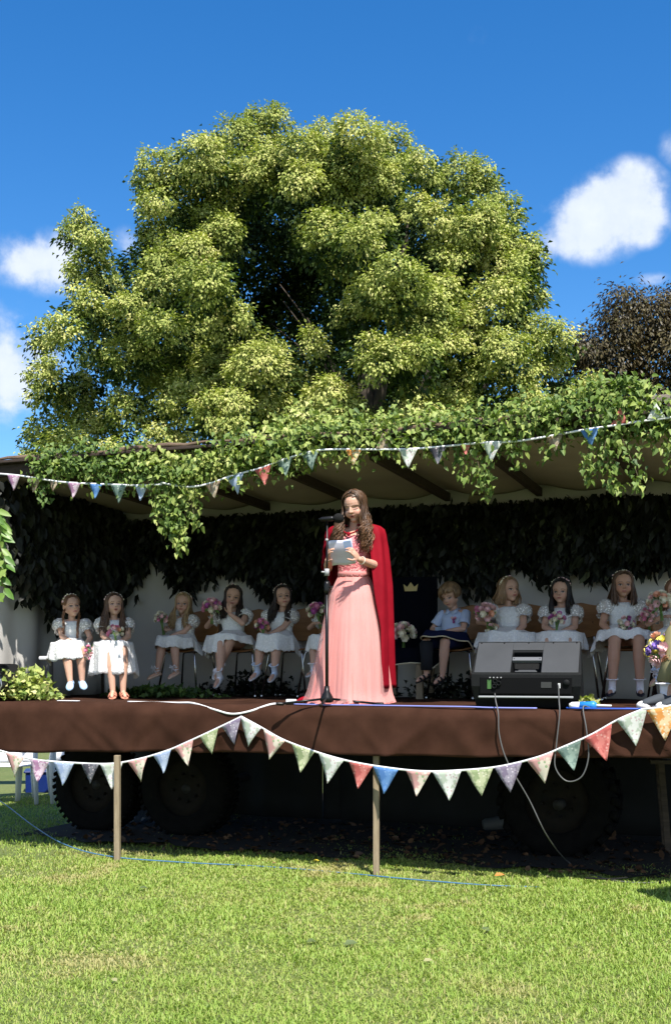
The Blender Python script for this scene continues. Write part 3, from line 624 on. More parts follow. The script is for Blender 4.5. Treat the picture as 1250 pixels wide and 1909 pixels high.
# big sunlit leaves at the left edge
def big_branch():
    rng = np.random.default_rng(9); root = empty('leafy_branch', on(-12, 930, -.05), 0, 'bright green large-leaved branch hanging in the sun at the left edge', 'branch'); base = Vector(root.location)
    Ps = []; T = []; st = MB()
    for (x0, y0, x1, y1) in [(-22, 930, 8, 1010), (-20, 960, 14, 1060), (-25, 985, 10, 1105), (-30, 930, -8, 1120), (-10, 945, 2, 985)]:
        a, c = on(x0, y0, -.05 + rng.normal(0, .05)), on(x1, y1, -.08 + rng.normal(0, .05)); st.tube([a - base, a.lerp(c, .5) - base + Vector((0, -.02, .03)), c - base], [.006, .004, .002], 6)
        for i in range(13):
            p = a.lerp(c, .1 + .9 * i / 12); sgn = 1 if i % 2 else -1; Ps.append(p); T.append((sgn * .8, -.1, -.75 + rng.normal(0, .2)))
    n = len(Ps); V, Fq, idx = leaf_batch(np.array(Ps), np.array(T), np.array((0, -.9, .6)) + rng.normal(0, .3, (n, 3)), .12 * rng.uniform(.8, 1.25, n), .06, 'leaf', fold=.2)
    np_mesh('leaves', V - np.array(base), Fq, 4, big_m, rng.uniform(.3, 1, n)[idx], root); st.build('stem', stem_m, root)
big_branch()
def leaf_pile(name, label, cx, d, w, dep, h, n, m_, lo, hi, seed, size=.05):
    rng = np.random.default_rng(seed); c = dk(cx, d); u = np.clip(rng.normal(0, .45, n), -1.1, 1.1); v = np.clip(rng.normal(0, .45, n), -1, 1); z = np.abs(rng.normal(0, .5, n)) * np.clip(1 - u * u * .8, .1, 1)
    Ps = np.array([tuple(UX * (a * w) + DX * (b_ * dep)) for a, b_ in zip(u, v)]); Ps[:, 2] = .02 + np.clip(z, 0, 1.0) * h
    V, Fq, idx = leaf_batch(Ps, rand_dirs(n, rng) + (0, -.2, .1), np.array((0, -.4, 1)) + rng.normal(0, .6, (n, 3)), size * rng.uniform(.6, 1.4, n), size * .7, 'ivy')
    V[:, 2] = np.maximum(V[:, 2], .008)
    o = np_mesh(name, V, Fq, 4, m_, rng.uniform(lo, hi, n)[idx]); o.location = c; tag(o, label, 'leaves', kind='stuff')
leaf_pile('leaf_pile', 'sunlit heap of ivy leaves on the deck in the front left corner', 45, .42, .28, .25, .24, 900, ivy_m, .45, 1, 31)
leaf_pile('leaf_pile', 'low dark scatter of leaves on the deck under the third chair', 300, 1.5, .55, .25, .08, 620, ivy_m, .1, .45, 32)
leaf_pile('leaf_pile', 'dark bunch of leaves on the deck beneath the boy', 850, 2.0, .55, .25, .2, 420, dark_m, .2, .9, 33)
leaf_pile('leaf_pile', 'dark bunch of leaves on the deck beneath the fourth and fifth chairs', 470, 2.2, .6, .2, .2, 420, dark_m, .2, .9, 34)
leaf_pile('leaf_pile', 'small yellow-green leaf sprig beside the stage monitor', 1096, .3, .06, .06, .07, 60, ivy_m, .6, 1, 35)
# ------------------------------------------------------------------ people
def lin(h): return np.array(s2l(h))
skin_m, nt_, P_, o_ = new_mat('skin')
_a = nt_.nodes.new('ShaderNodeAttribute'); _a.attribute_name = 'tint'; nt_.links.new(_a.outputs['Color'], P_.inputs['Base Color'])
P_.inputs['Roughness'].default_value = .5; P_.inputs['Specular IOR Level'].default_value = .35; P_.inputs['Subsurface Weight'].default_value = .12; P_.inputs['Subsurface Radius'].default_value = (1, .35, .2); P_.inputs['Subsurface Scale'].default_value = .008
def lace(name, c1, c2, scale, alpha_lo=None, bump=.5):
    m, nt, P, out = new_mat(name); N = nt.nodes.new; L = nt.links.new
    tc = N('ShaderNodeTexCoord'); v = N('ShaderNodeTexVoronoi'); v.feature = 'F1'; v.inputs['Scale'].default_value = scale; L(tc.outputs['Object'], v.inputs['Vector'])
    n = N('ShaderNodeTexNoise'); n.inputs['Scale'].default_value = scale * .6; n.inputs['Detail'].default_value = 3; L(tc.outputs['Object'], n.inputs['Vector'])
    ad = N('ShaderNodeMath'); ad.operation = 'ADD'; L(v.outputs['Distance'], ad.inputs[0]); L(n.outputs['Fac'], ad.inputs[1])
    r = N('ShaderNodeValToRGB'); e = r.color_ramp.elements; e[0].position = .62; e[0].color = (*c1, 1); e[1].position = 1.0; e[1].color = (*c2, 1)
    L(ad.outputs[0], r.inputs[0]); L(r.outputs[0], P.inputs['Base Color']); P.inputs['Roughness'].default_value = .85; P.inputs['Specular IOR Level'].default_value = .15
    b = N('ShaderNodeBump'); b.inputs['Strength'].default_value = bump; b.inputs['Distance'].default_value = .004; b.invert = True; L(ad.outputs[0], b.inputs['Height']); L(b.outputs[0], P.inputs['Normal'])
    if alpha_lo is not None:
        q = N('ShaderNodeMapRange'); q.inputs['From Min'].default_value = .75; q.inputs['From Max'].default_value = .95; q.inputs['To Min'].default_value = 1; q.inputs['To Max'].default_value = alpha_lo; L(ad.outputs[0], q.inputs['Value']); L(q.outputs[0], P.inputs['Alpha'])
    return m
lace_m = lace('white_lace', (.88, .87, .86), (.74, .74, .74), 62, bump=.9)
sheer_m = lace('sheer_lace', (.86, .85, .84), (.78, .76, .74), 60, .5)
cotton_m = mat('white_cotton', (.80, .80, .80), rough=.85, spec=.15)
def hair_mat(name, c1, c2): return mat(name, c1, c2, rough=.42, ns=28, spec=.45, stretch=(1, 1, .12), detail=3, contrast=1.2)
HAIR = {'auburn': hair_mat('auburn_hair', (.085, .035, .016), (.24, .115, .055)), 'brown': hair_mat('brown_hair', (.045, .022, .013), (.13, .07, .04)),
        'blonde': hair_mat('blonde_hair', (.17, .10, .045), (.48, .33, .17)), 'dark': hair_mat('dark_hair', (.012, .008, .006), (.04, .022, .015)),
        'black': hair_mat('black_hair', (.008, .006, .006), (.022, .015, .013)), 'fair': hair_mat('fair_hair', (.12, .07, .032), (.34, .21, .11)), 'gold': hair_mat('golden_hair', (.14, .075, .035), (.40, .25, .13)),
        'woman': hair_mat('highlighted_hair', (.020, .009, .005), (.13, .068, .034))}
def tips():       # the lengths of her hair are dyed lighter than the roots
    m = HAIR['woman']; nt = m.node_tree; N = nt.nodes.new; L = nt.links.new; P = nt.nodes['Principled BSDF']; tc = N('ShaderNodeTexCoord'); sp = N('ShaderNodeSeparateXYZ'); L(tc.outputs['Generated'], sp.inputs[0]); mr = N('ShaderNodeMapRange'); mr.inputs['From Min'].default_value = .62; mr.inputs['From Max'].default_value = .15; L(sp.outputs['Z'], mr.inputs['Value'])
    src = P.inputs['Base Color'].links[0].from_socket; mx = N('ShaderNodeMix'); mx.data_type = 'RGBA'; mx.blend_type = 'MULTIPLY'; L(mr.outputs[0], mx.inputs['Factor']); L(src, mx.inputs['A']); mx.inputs['B'].default_value = (1.7, 1.5, 1.3, 1); L(mx.outputs['Result'], P.inputs['Base Color'])
tips()
MATS = {n: mat(n, s2l(c), rough=r, spec=sp) for n, c, r, sp in [('pale_blue_rubber', '#a9c6e6', .6, .3), ('peach_leather', '#c98a72', .6, .3), ('champagne_satin', '#cdb09c', .45, .5), ('silver_leather', '#b9b8bb', .28, .8), ('navy_leather', '#1a1b2a', .4, .5), ('white_sock', '#e6e4ea', .9, .1), ('blue_sock', '#c3d0e4', .9, .1), ('gold_satin', '#b8ad85', .4, .5), ('black_strap', '#141314', .6, .4), ('grey_knit', '#42474d', .8, .2), ('white_rubber', '#e9e8e6', .6, .3), ('khaki_cotton', '#8b8463', .9, .1), ('pale_blue_shirt', '#b4c2e0', .85, .15), ('navy_velvet', '#141a36', .9, .1), ('cream_trim', '#c9bfa4', .7, .2), ('coral_sock', '#e08a7c', .9, .1)]}
def ik(S, W, a, b, pole):
    S = Vector(S); W = Vector(W); d = W - S; L = max(.02, min(d.length, (a + b) * .999)); u = d.normalized(); c = (a * a + L * L - b * b) / (2 * a * L); c = max(-1, min(1, c))
    p = Vector(pole); p = p - u * p.dot(u); p = p.normalized() if p.length > 1e-6 else u.orthogonal().normalized()
    return S + u * (a * c) + p * (a * math.sqrt(1 - c * c)), S + u * L
def hand(mb, w, d, pn, thumb, size, curl=.5, spread=.12):
    """w wrist, d pointing direction, pn direction the palm faces, thumb +1/-1: which side"""
    d = Vector(d).normalized(); pn = Vector(pn); pn = (pn - d * pn.dot(d)).normalized(); s = d.cross(pn) * thumb; w = Vector(w); r = size * .052
    rot = Matrix((s, d, pn)).transposed()
    mb.ell(w + d * size * .26, (size * .22, size * .30, size * .10), rot, 14)
    for i, (off, ln) in enumerate([(.17, .40), (.06, .45), (-.055, .42), (-.16, .33)]):
        b = w + d * size * (.50 - .04 * abs(i - 1.2)) + s * size * off; dirn = (d + s * off * spread * 4).normalized(); c = curl * (1 + .12 * i)
        for k, f in enumerate((.45, .32, .26)):
            e = b + dirn * size * ln * f; mb.cap2(b, e, r * (1 - .1 * k), r * (.92 - .1 * k), 8); b = e; dirn = (Matrix.Rotation(-c * .9, 3, dirn.cross(pn).cross(dirn).cross(dirn)) @ dirn) if False else (dirn * math.cos(c * .9) + (pn - dirn * pn.dot(dirn)).normalized() * math.sin(c * .9)).normalized()
    b = w + d * size * .14 + s * size * .17; dirn = (d * .6 + s * .7 + pn * .35).normalized()
    for k, f in enumerate((.26, .22)):
        e = b + dirn * size * f; mb.cap2(b, e, r * 1.15, r * (1.0 - .12 * k), 8); b = e; dirn = (dirn + d * .5 + pn * .4 * curl - s * .25).normalized()
def head_parts(mb, M, h, kid=True):
    rot = M.to_3x3(); P = lambda x, y, z: M @ Vector((x * h, y * h, z * h)); w = 1.04 if kid else .96
    mb.ell(P(0, .06, .13), (.355 * h * w, .43 * h, .375 * h), rot, 20)
    mb.ell(P(0, -.10, -.12), (.285 * h * w, .30 * h, .33 * h), rot, 18)
    mb.ell(P(0, -.22, -.385), (.125 * h, .11 * h, .10 * h), rot, 12)
    for sx in (-1, 1):
        mb.ell(P(sx * .145, -.20, -.17), (.14 * h, .15 * h, .15 * h), rot, 12)
        mb.cap2(P(sx * .25, .02, -.22), P(sx * .08, -.18, -.38), .075 * h, .07 * h, 10)
        mb.ell(P(sx * .355 * w, .06, -.03), (.035 * h, .07 * h, .115 * h), rot @ Matrix.Rotation(sx * .3, 3, 'Z'), 12)
    mb.cap2(P(0, -.37, .03), P(0, -.435, -.105), .030 * h, .046 * h, 10)
    for sx in (-1, 1): mb.ell(P(sx * .043, -.405, -.115), (.034 * h, .035 * h, .028 * h), rot, 8)
def shade_head(co, col, M, h, open_mouth=0.0, eyes='#3c2b22', kid=True, closed=False, brow=(.10, .06, .035)):
    Mi = np.array(M.inverted()); L = (co @ Mi[:3, :3].T + Mi[:3, 3]) / h; Rm = np.array(M.to_3x3())
    x, y, z = L[:, 0], L[:, 1], L[:, 2]; front = (y < -.1) & (np.abs(x) < .4) & (z > -.55) & (z < .5)
    g = lambda cx, cz, sx, sz: np.exp(-((x - cx) / sx) ** 2 - ((z - cz) / sz) ** 2)
    disp = np.zeros(len(co))
    ez = -.02
    for s in (-1, 1):
        disp += front * .038 * g(s * .15, ez + .01, .085, .055); disp -= front * .016 * g(s * .15, ez, .05, .030); disp -= front * .016 * g(s * .14, ez + .11, .10, .03)
    disp += front * (.016 * g(0, -.185, .06, .03)); disp -= front * (.022 * g(0, -.235, .075, .022) + .022 * g(0, -.285, .065, .022)); disp += front * .016 * g(0, -.335, .07, .022)
    if open_mouth: disp += front * .05 * open_mouth * g(0, -.262, .06, .026)
    else: disp += front * .014 * g(0, -.26, .07, .010)
    co = co + (Rm @ np.stack([0 * disp, disp * h, 0 * disp])).T
    def paint(mask, c, a=1.0):
        m = (mask * a)[:, None]; col[:] = col * (1 - m) + np.array(c) * m
    fr = front & (y < -.2)
    for s in (-1, 1):
        paint(front * g(s * .19, -.17, .10, .08), (.60, .23, .18), .40)
        paint(front * g(s * .15, ez + .01, .085, .045), (.22, .10, .07), .48)
        if closed:
            paint(fr & (np.abs(x - s * .15) < .07) & (np.abs(z - (ez - .022 + .10 * (x - s * .15) ** 2 * 20 * .05)) < .013), (.03, .015, .01), .9)
        else:
            ex = (x - s * .15) / .058; q = (z - ez) / .027; inside = (ex ** 2 + np.abs(q) ** 1.6) < 1; paint(fr & inside, (.62, .60, .58))
            ir = ((x - s * .15) ** 2 + (z - ez - .003) ** 2) < .032 ** 2; paint(fr & ir & inside, lin(eyes)); paint(fr & inside & (((x - s * .15) ** 2 + (z - ez) ** 2) < .014 ** 2), (.01, .01, .01))
            paint(fr & (np.abs(x - s * .15) < .07) & (np.abs(z - (ez + .036 - 6 * (x - s * .15) ** 2)) < .016), (.025, .014, .01), .9)
        paint(fr & (np.abs(x - s * .155) < .085) & (np.abs(z - (ez + .125 - 4.5 * (x - s * .14) ** 2)) < .013), brow, .65 if kid else .8)
        paint(fr & (((x - s * .03) / .018) ** 2 + ((z + .14) / .013) ** 2 < 1), (.12, .04, .03), .7)
    lip = ((x / .095) ** 2 + ((z + .262) / (.036 + .02 * open_mouth)) ** 2) < 1; paint(fr & lip, (.46, .15, .13), .85)
    gap = ((x / (.085 if not open_mouth else .055)) ** 2 + ((z + .262) / (.006 + .024 * open_mouth)) ** 2) < 1; paint(fr & gap, (.09, .02, .018), .9)
    return co, col
def remesh(mb, voxel, smooth=2):
    me = mb.mesh('tmp'); o = bpy.data.objects.new('tmp', me); C.objects.link(o)
    r = o.modifiers.new('r', 'REMESH'); r.mode = 'VOXEL'; r.voxel_size = voxel; r.adaptivity = 0
    s = o.modifiers.new('s', 'SMOOTH'); s.factor = .5; s.iterations = smooth
    dg = bpy.context.evaluated_depsgraph_get(); dg.update(); m2 = bpy.data.meshes.new_from_object(o.evaluated_get(dg)); bpy.data.objects.remove(o); bpy.data.meshes.remove(me)
    return m2
SKIN = np.array((.56, .335, .245))
def finish_body(mb, M, h, loc, rz, voxel=.004, tone=SKIN, **kw):
    me = remesh(mb, voxel); n = len(me.vertices); co = np.empty(n * 3, np.float32); me.vertices.foreach_get('co', co); co = co.reshape(-1, 3).astype(float)
    col = np.tile(tone, (n, 1)); col *= (1 + .06 * (vnoise(co[:, 0] * 1.0 + co[:, 1], co[:, 2], 40, 3) - .5))[:, None]
    co, col = shade_head(co, col, M, h, **kw); me.vertices.foreach_set('co', co.astype(np.float32).ravel()); set_tint(me, col); me.materials.clear(); me.materials.append(skin_m)
    me.polygons.foreach_set('use_smooth', [True] * len(me.polygons)); me.update(); me.name = 'person'
    o = bpy.data.objects.new('person', me); C.objects.link(o); o.location = loc; o.rotation_euler = (0, 0, rz); return o
def hair(parent, M, h, style, m, rng, shoulder, length, n=170, wave=0.0, vol=1.0, part=0.0, r=.0042, face=58, behind=False, neckc=(0, .03)):
    """strands lie on the skull from the parting, then fall; shoulder = height of the shoulders, length = how far below the chin"""
    mb = MB(); sk = Vector((.365 * h * vol, .44 * h * vol, .385 * h * vol)); cc = Vector((0, .06 * h, .13 * h))
    # cap of hair on the skull
    rows = []
    rot = M.to_3x3(); vs = []; fs = []; na, nz = 36, 18; ids = {}
    for i in range(nz + 1):
        t = PI * .74 * i / nz
        for j in range(na):
            a = 2 * PI * j / na; d = Vector((math.sin(t) * math.sin(a), -math.sin(t) * math.cos(a), math.cos(t)))
            k = 1.015 + .02 * math.sin(a * 17 + i); vs.append(M @ (cc + Vector((d.x * sk.x * k, d.y * sk.y * k, d.z * sk.z * k))))
            ids[(i, j)] = d
    for i in range(nz):
        for j in range(na):
            d = (ids[(i, j)] + ids[(i + 1, (j + 1) % na)]) / 2; a = abs(math.degrees(math.atan2(d.x, -d.y)))
            if d.y < 0 and a < face + 4 and d.z < .70 - .1 * (abs(a) / face): continue
            if a < 100 and d.z < -.25: continue
            fs.append((i * na + j, (i + 1) * na + j, (i + 1) * na + (j + 1) % na, i * na + (j + 1) % na))
    mb.add(vs, fs)
    base_z = (M @ Vector((0, 0, -.5 * h))).z
    for k in range(n):
        if style == 'wavy':
            if k % 9 == 0: LK = (1 if rng.random() < .5 else -1, rng.random(), rng.uniform(0, 6.28), rng.uniform(.75, 1.25), rng.normal(0, .09))
            side = LK[0]; f = min(1, max(0, LK[1] + rng.normal(0, .025)))
        else: side = 1 if rng.random() < .5 else -1; f = rng.random()
        if style == 'short':
            az = side * R(rng.uniform(8, 180)); pol_end = R(rng.uniform(58, 84)) if abs(az) < R(face) else R(rng.uniform(95, 128))
        else:
            az = side * R(face + (180 - face) * f); pol_end = R(96)
        st = Vector((part + side * .03, rng.uniform(-.5, .4), 1)).normalized() if style != 'short' else Vector((.25 + rng.normal(0, .1), rng.uniform(-.2, .3), 1)).normalized()
        en = Vector((math.sin(pol_end) * math.sin(az), -math.sin(pol_end) * math.cos(az), math.cos(pol_end)))
        P = []; lay = 1.03 + .055 * rng.random() + (.05 if style == 'short' else 0) * rng.random()
        for i in range(7):
            d = st.lerp(en, i / 6).normalized(); lift = lay * (1 + .03 * math.sin(i / 6 * PI)); P.append(M @ (cc + Vector((d.x * sk.x * lift, d.y * sk.y * lift, d.z * sk.z * lift))))
        Rr = [r * (.9 + .5 * rng.random())] * 7
        if style in ('long', 'wavy'):
            end = P[-1].copy(); z_end = base_z - length * (1 + rng.normal(0, .10)); mm = 22 if wave else 12; ph = rng.uniform(0, 6.28); fr = rng.uniform(.8, 1.2)
            if style == 'wavy': ph = LK[2] + rng.normal(0, .55); fr = LK[3]; z_end = base_z - length * (1 + LK[4] + rng.normal(0, .04))
            frontness = 1 if (f < (.6 if side > 0 else .3) if style == 'wavy' else (f < .5)) else -1
            if behind: frontness = -1 if f > .12 else 1
            hx = end.x - M.translation.x
            jx, jy = rng.normal(0, .013), rng.normal(0, .010)
            for i in range(1, mm + 1):
                t = i / mm; z = end.z + (z_end - end.z) * t; below = max(0., min(1., (shoulder + .04 - z) / .08)); near = max(0, min(1, (shoulder + .13 - z) / .12))
                x = end.x + hx * .10 * near + wave * .4 * side * near; y = end.y
                ty = neckc[1] + (-.085 if frontness > 0 else .09) + rng.normal(0, .009); y = y * (1 - near) + (ty) * near
                if frontness > 0: q_ = .8 if style == 'wavy' else .5; x = x * (1 - near * q_) + (neckc[0] + side * ((.085 + .10 * f) if style == 'wavy' else (.06 + .09 * f))) * near * q_
                wv = wave * math.sin(ph + t * 13 * fr) * min(1, t * 1.6); wy = wave * math.cos(ph + t * 13 * fr) * min(1, t * 1.6)
                P.append(Vector((x + wv + jx * min(1, t * 1.5), y + wy + jy * min(1, t * 1.5), z))); Rr.append(r * (1.15 if t < .7 else 1.15 - 2.3 * (t - .7)))
        else: Rr = [r * 1.5] * 5 + [r * 1.3, r * .5]
        mb.tube(P, Rr, 5, flat=.75)
    return mb.build('hair', m, parent)
def braid(mb, pts, r, rng):
    P = [Vector(p) for p in pts]; n = 26
    for s in range(3):
        Q = []; Rr = []
        for i in range(n):
            t = i / (n - 1); f = t * (len(P) - 1); j = min(len(P) - 2, int(f)); c = P[j].lerp(P[j + 1], f - j); a = t * 16 + s * 2 * PI / 3
            Q.append(c + Vector((math.cos(a) * r * .8, math.sin(2 * a) * r * .4, 0))); Rr.append(r * (.75 if t < .9 else .4))
        mb.tube(Q, Rr, 6)
petal_cols = [mat('pink_petal', s2l('#d98aa8'), rough=.7, spec=.2), mat('blush_petal', s2l('#ecc3c4'), rough=.7, spec=.2), mat('cream_petal', s2l('#eee6cf'), rough=.7, spec=.2), mat('magenta_petal', s2l('#b05c9c'), rough=.7, spec=.2), mat('yellow_petal', s2l('#e8dc6a'), rough=.7, spec=.2), mat('violet_petal', s2l('#8b70bd'), rough=.7, spec=.2), mat('peach_petal', s2l('#eab193'), rough=.7, spec=.2)]
green_leaf = mat('bouquet_leaf', s2l('#4f7a3a'), s2l('#8aa560'), rough=.5)
def rosette_mesh(seed, mi):
    rng = np.random.default_rng(seed); mb = MB()
    for ring, (npt, rr, lift, sz) in enumerate([(6, .62, .0, .62), (5, .42, .28, .5), (4, .2, .46, .36)]):
        for k in range(npt):
            a = 2 * PI * k / npt + ring * .5 + rng.normal(0, .08); d = Vector((math.cos(a), math.sin(a), 0)); s = Vector((-math.sin(a), math.cos(a), 0)); c = d * rr * .3 + Vector((0, 0, lift)); rows = []
            for i in range(4):
                t = i / 3; w = sz * (.35, .85, 1, .45)[i] * .55; rows.append([c + d * (sz * t * .95) + s * (w * (j - 1)) + Vector((0, 0, .32 * t * t * (1.5 - ring * .2) + .10 * abs(j - 1) + rng.normal(0, .02))) for j in range(3)])
            mb.grid(rows)
    mb.ell((0, 0, .5), (.16, .16, .14), None, 8)
    me = mb.mesh('blossom'); me.materials.append(petal_cols[mi]); me.polygons.foreach_set('use_smooth', [True] * len(me.polygons)); return me
ROS = [rosette_mesh(i, i) for i in range(7)]
def bouquet(pos, axis, r, cols, label, seed, n=15, stem=.13, group='posies of flowers the children hold', name='bouquet', greens=14, cat='bouquet', wrap=None):
    rng = np.random.default_rng(seed); axis = Vector(axis).normalized(); pos = Vector(pos); root = empty(name, pos - axis * stem, 0, label, cat, group); c = axis * stem; q = axis.to_track_quat('Z', 'Y').to_matrix()
    for k in range(n):
        t = math.acos(1 - (k + .5) / n * 1.25); a = k * 2.399 + rng.normal(0, .15); d = q @ Vector((math.sin(t) * math.cos(a), math.sin(t) * math.sin(a), math.cos(t)))
        o = bpy.data.objects.new('blossom', ROS[cols[int(rng.integers(len(cols)))]]); C.objects.link(o); o.parent = root; o.location = c + d * r * rng.uniform(.72, .95); o.rotation_euler = d.to_track_quat('Z', 'Y').to_euler(); s = r * rng.uniform(.36, .52); o.scale = (s, s, s)
    P = []; T = []; 
    for k in range(greens): a = rng.uniform(0, 2 * PI); d = q @ Vector((math.cos(a), math.sin(a), rng.uniform(-.5, .6))); P.append(np.array(c + d * r * .5)); T.append(np.array(d))
    V, Fq, idx = leaf_batch(np.array(P), np.array(T), rng.normal(size=(greens, 3)), r * .75, r * .32, 'leaf'); np_mesh('leaves', V, Fq, 4, green_leaf, None, root)
    mb = MB()
    for k in range(7): a = k * .9; o = q @ Vector((math.cos(a) * .007, math.sin(a) * .007, 0)); mb.tube([o * 1.6 - axis * .02, o * .8 + c * .5, c + o * 2.5], .0032, 6)
    mb.build('stems', wrap or green_leaf, root)
    return root
def skirt(parent, k, name='skirt', F=.32, W=.17, B=.12, lap=.115, waist=(.088, .075, .17), dropF=.17, dropS=.13, m=None, shift=0.0, seed=0, nf=11, amp=.010, scallop=.010, knee=((-.08, .06), (.08, .06)), trim=None, lift=None):
    rr = random.Random(seed); ph = [rr.uniform(0, 6.3) for _ in range(3)]; na = 110; rows = []; n1, n2 = 12, 12
    def outline(a):
        c, s = math.cos(a), math.sin(a); f = F if s < 0 else B; p = 2.6; w = W
        return (abs(c / w) ** p + abs(s / f) ** p) ** (-1 / p)
    def col(a):
        c, s = math.cos(a), math.sin(a); Rm = outline(a); fr = max(0, -s); pts = []
        fold = math.sin(nf * a + ph[0]) + .5 * math.sin(nf * 1.9 * a + ph[1])
        for i in range(n1 + 1):
            t = i / n1; r0 = 1 / math.sqrt((c / waist[0]) ** 2 + (s / waist[1]) ** 2); rad = r0 + (Rm - r0) * (t ** .8); x, y = c * rad + shift * t * fr, s * rad
            zr = (lap if fr > .15 else .035 + .5 * (lap - .035) * fr / .15 * 2 * .5) ; zr = .04 + (lap - .04) * min(1, fr / .5)
            z = waist[2] + (zr - waist[2]) * (1 - (1 - t) ** 2.2) + .018 * sum(math.exp(-((x - kx * min(1, -y / .25 if y < 0 else 0)) / .055) ** 2) for kx, _ in knee) * fr * t + .004 * fold * t
            pts.append(Vector((x, y, z)))
        rim = pts[-1]
        for i in range(1, n2 + 1):
            t = i / n2; dr = (dropS + (dropF - dropS) * fr) * t; out = .018 * math.sin(t * PI / 2) + amp * fold * t * 1.5 + .004 * t; z = rim.z - dr * (1 - .75 * max(0, s)) + .006 * math.sin(5 * a + ph[2]) * t
            if i == n2: z -= scallop * abs(math.sin(na / 6 * a))
            if lift: z += lift(c, s) * t
            pts.append(Vector((rim.x + c * out, rim.y + s * out * 1.0, z)))
        return pts
    cols = [col(2 * PI * j / na) for j in range(na)]
    rows = [[cols[j][i] * k for j in range(na)] for i in range(n1 + n2 + 1)]
    mb = MB(); mb.grid(rows, True); o = mb.build(name, m or lace_m, parent, thick=.0025)
    if trim: tb = MB(); tb.tube(rows[-1] + rows[-1][:1], .006, 6, cap=False); tb.build('trim', trim, o)
    return o
def bodice(parent, k, nb, m, name='bodice', zlo=.15, waist=(.098, .082), sh=.118, collar=.058):
    mb = MB(); prof = [(zlo, waist[0], waist[1], 0), (zlo + .03, waist[0] * .98, waist[1] * .98, 0), (.235, .108, .088, .0), (nb / k - .075, .118, .086, .0), (nb / k - .045, sh * 1.02, .072, .005), (nb / k - .022, sh * .82, .060, .008), (nb / k - .004, collar * 1.15, .052, .01), (nb / k + .002, collar, .047, .01)]
    rows = [[Vector((rx * math.cos(a), yc + ry * math.sin(a) * (1 + .0), z + (.014 * max(0, math.sin(a)) if i >= 6 else 0) - (.012 * max(0, -math.sin(a)) if i >= 6 else 0))) * k for a in [2 * PI * j / 36 for j in range(36)]] for i, (z, rx, ry, yc) in enumerate(prof)]
    mb.grid(rows, True); return mb.build(name, m, parent, thick=.002)
def sleeve(parent, S, El, k, m, puff=True, ln=.10, frill=None, name='sleeve'):
    S = Vector(S); d = (Vector(El) - S).normalized(); S = S - d * .028 * k; n = 30; ref = d.orthogonal().normalized(); q = d.cross(ref); rows = []
    prof = [(-.01, .02), (.0, .042), (.022, .062), (.05, .072), (.078, .070), (.098, .052), (.106, .043), (.114, .047), (.130, .060)] if puff else [(0, .02), (.01, .036), (.04, .043), (.08, .043), (.115, .045), (.117, .042)]
    for t, r in prof:
        t *= ln / .10; fo = .0035 if puff else .0012; rows.append([S + d * t * k + (ref * math.cos(a) + q * math.sin(a)) * (r + fo * math.sin(9 * a) + (.003 * math.sin(14 * a) if t > .1 else 0)) * k for a in [2 * PI * j / n for j in range(n)]])
    mb = MB(); mb.grid(rows, True); return mb.build(name, m, parent, thick=.0015)
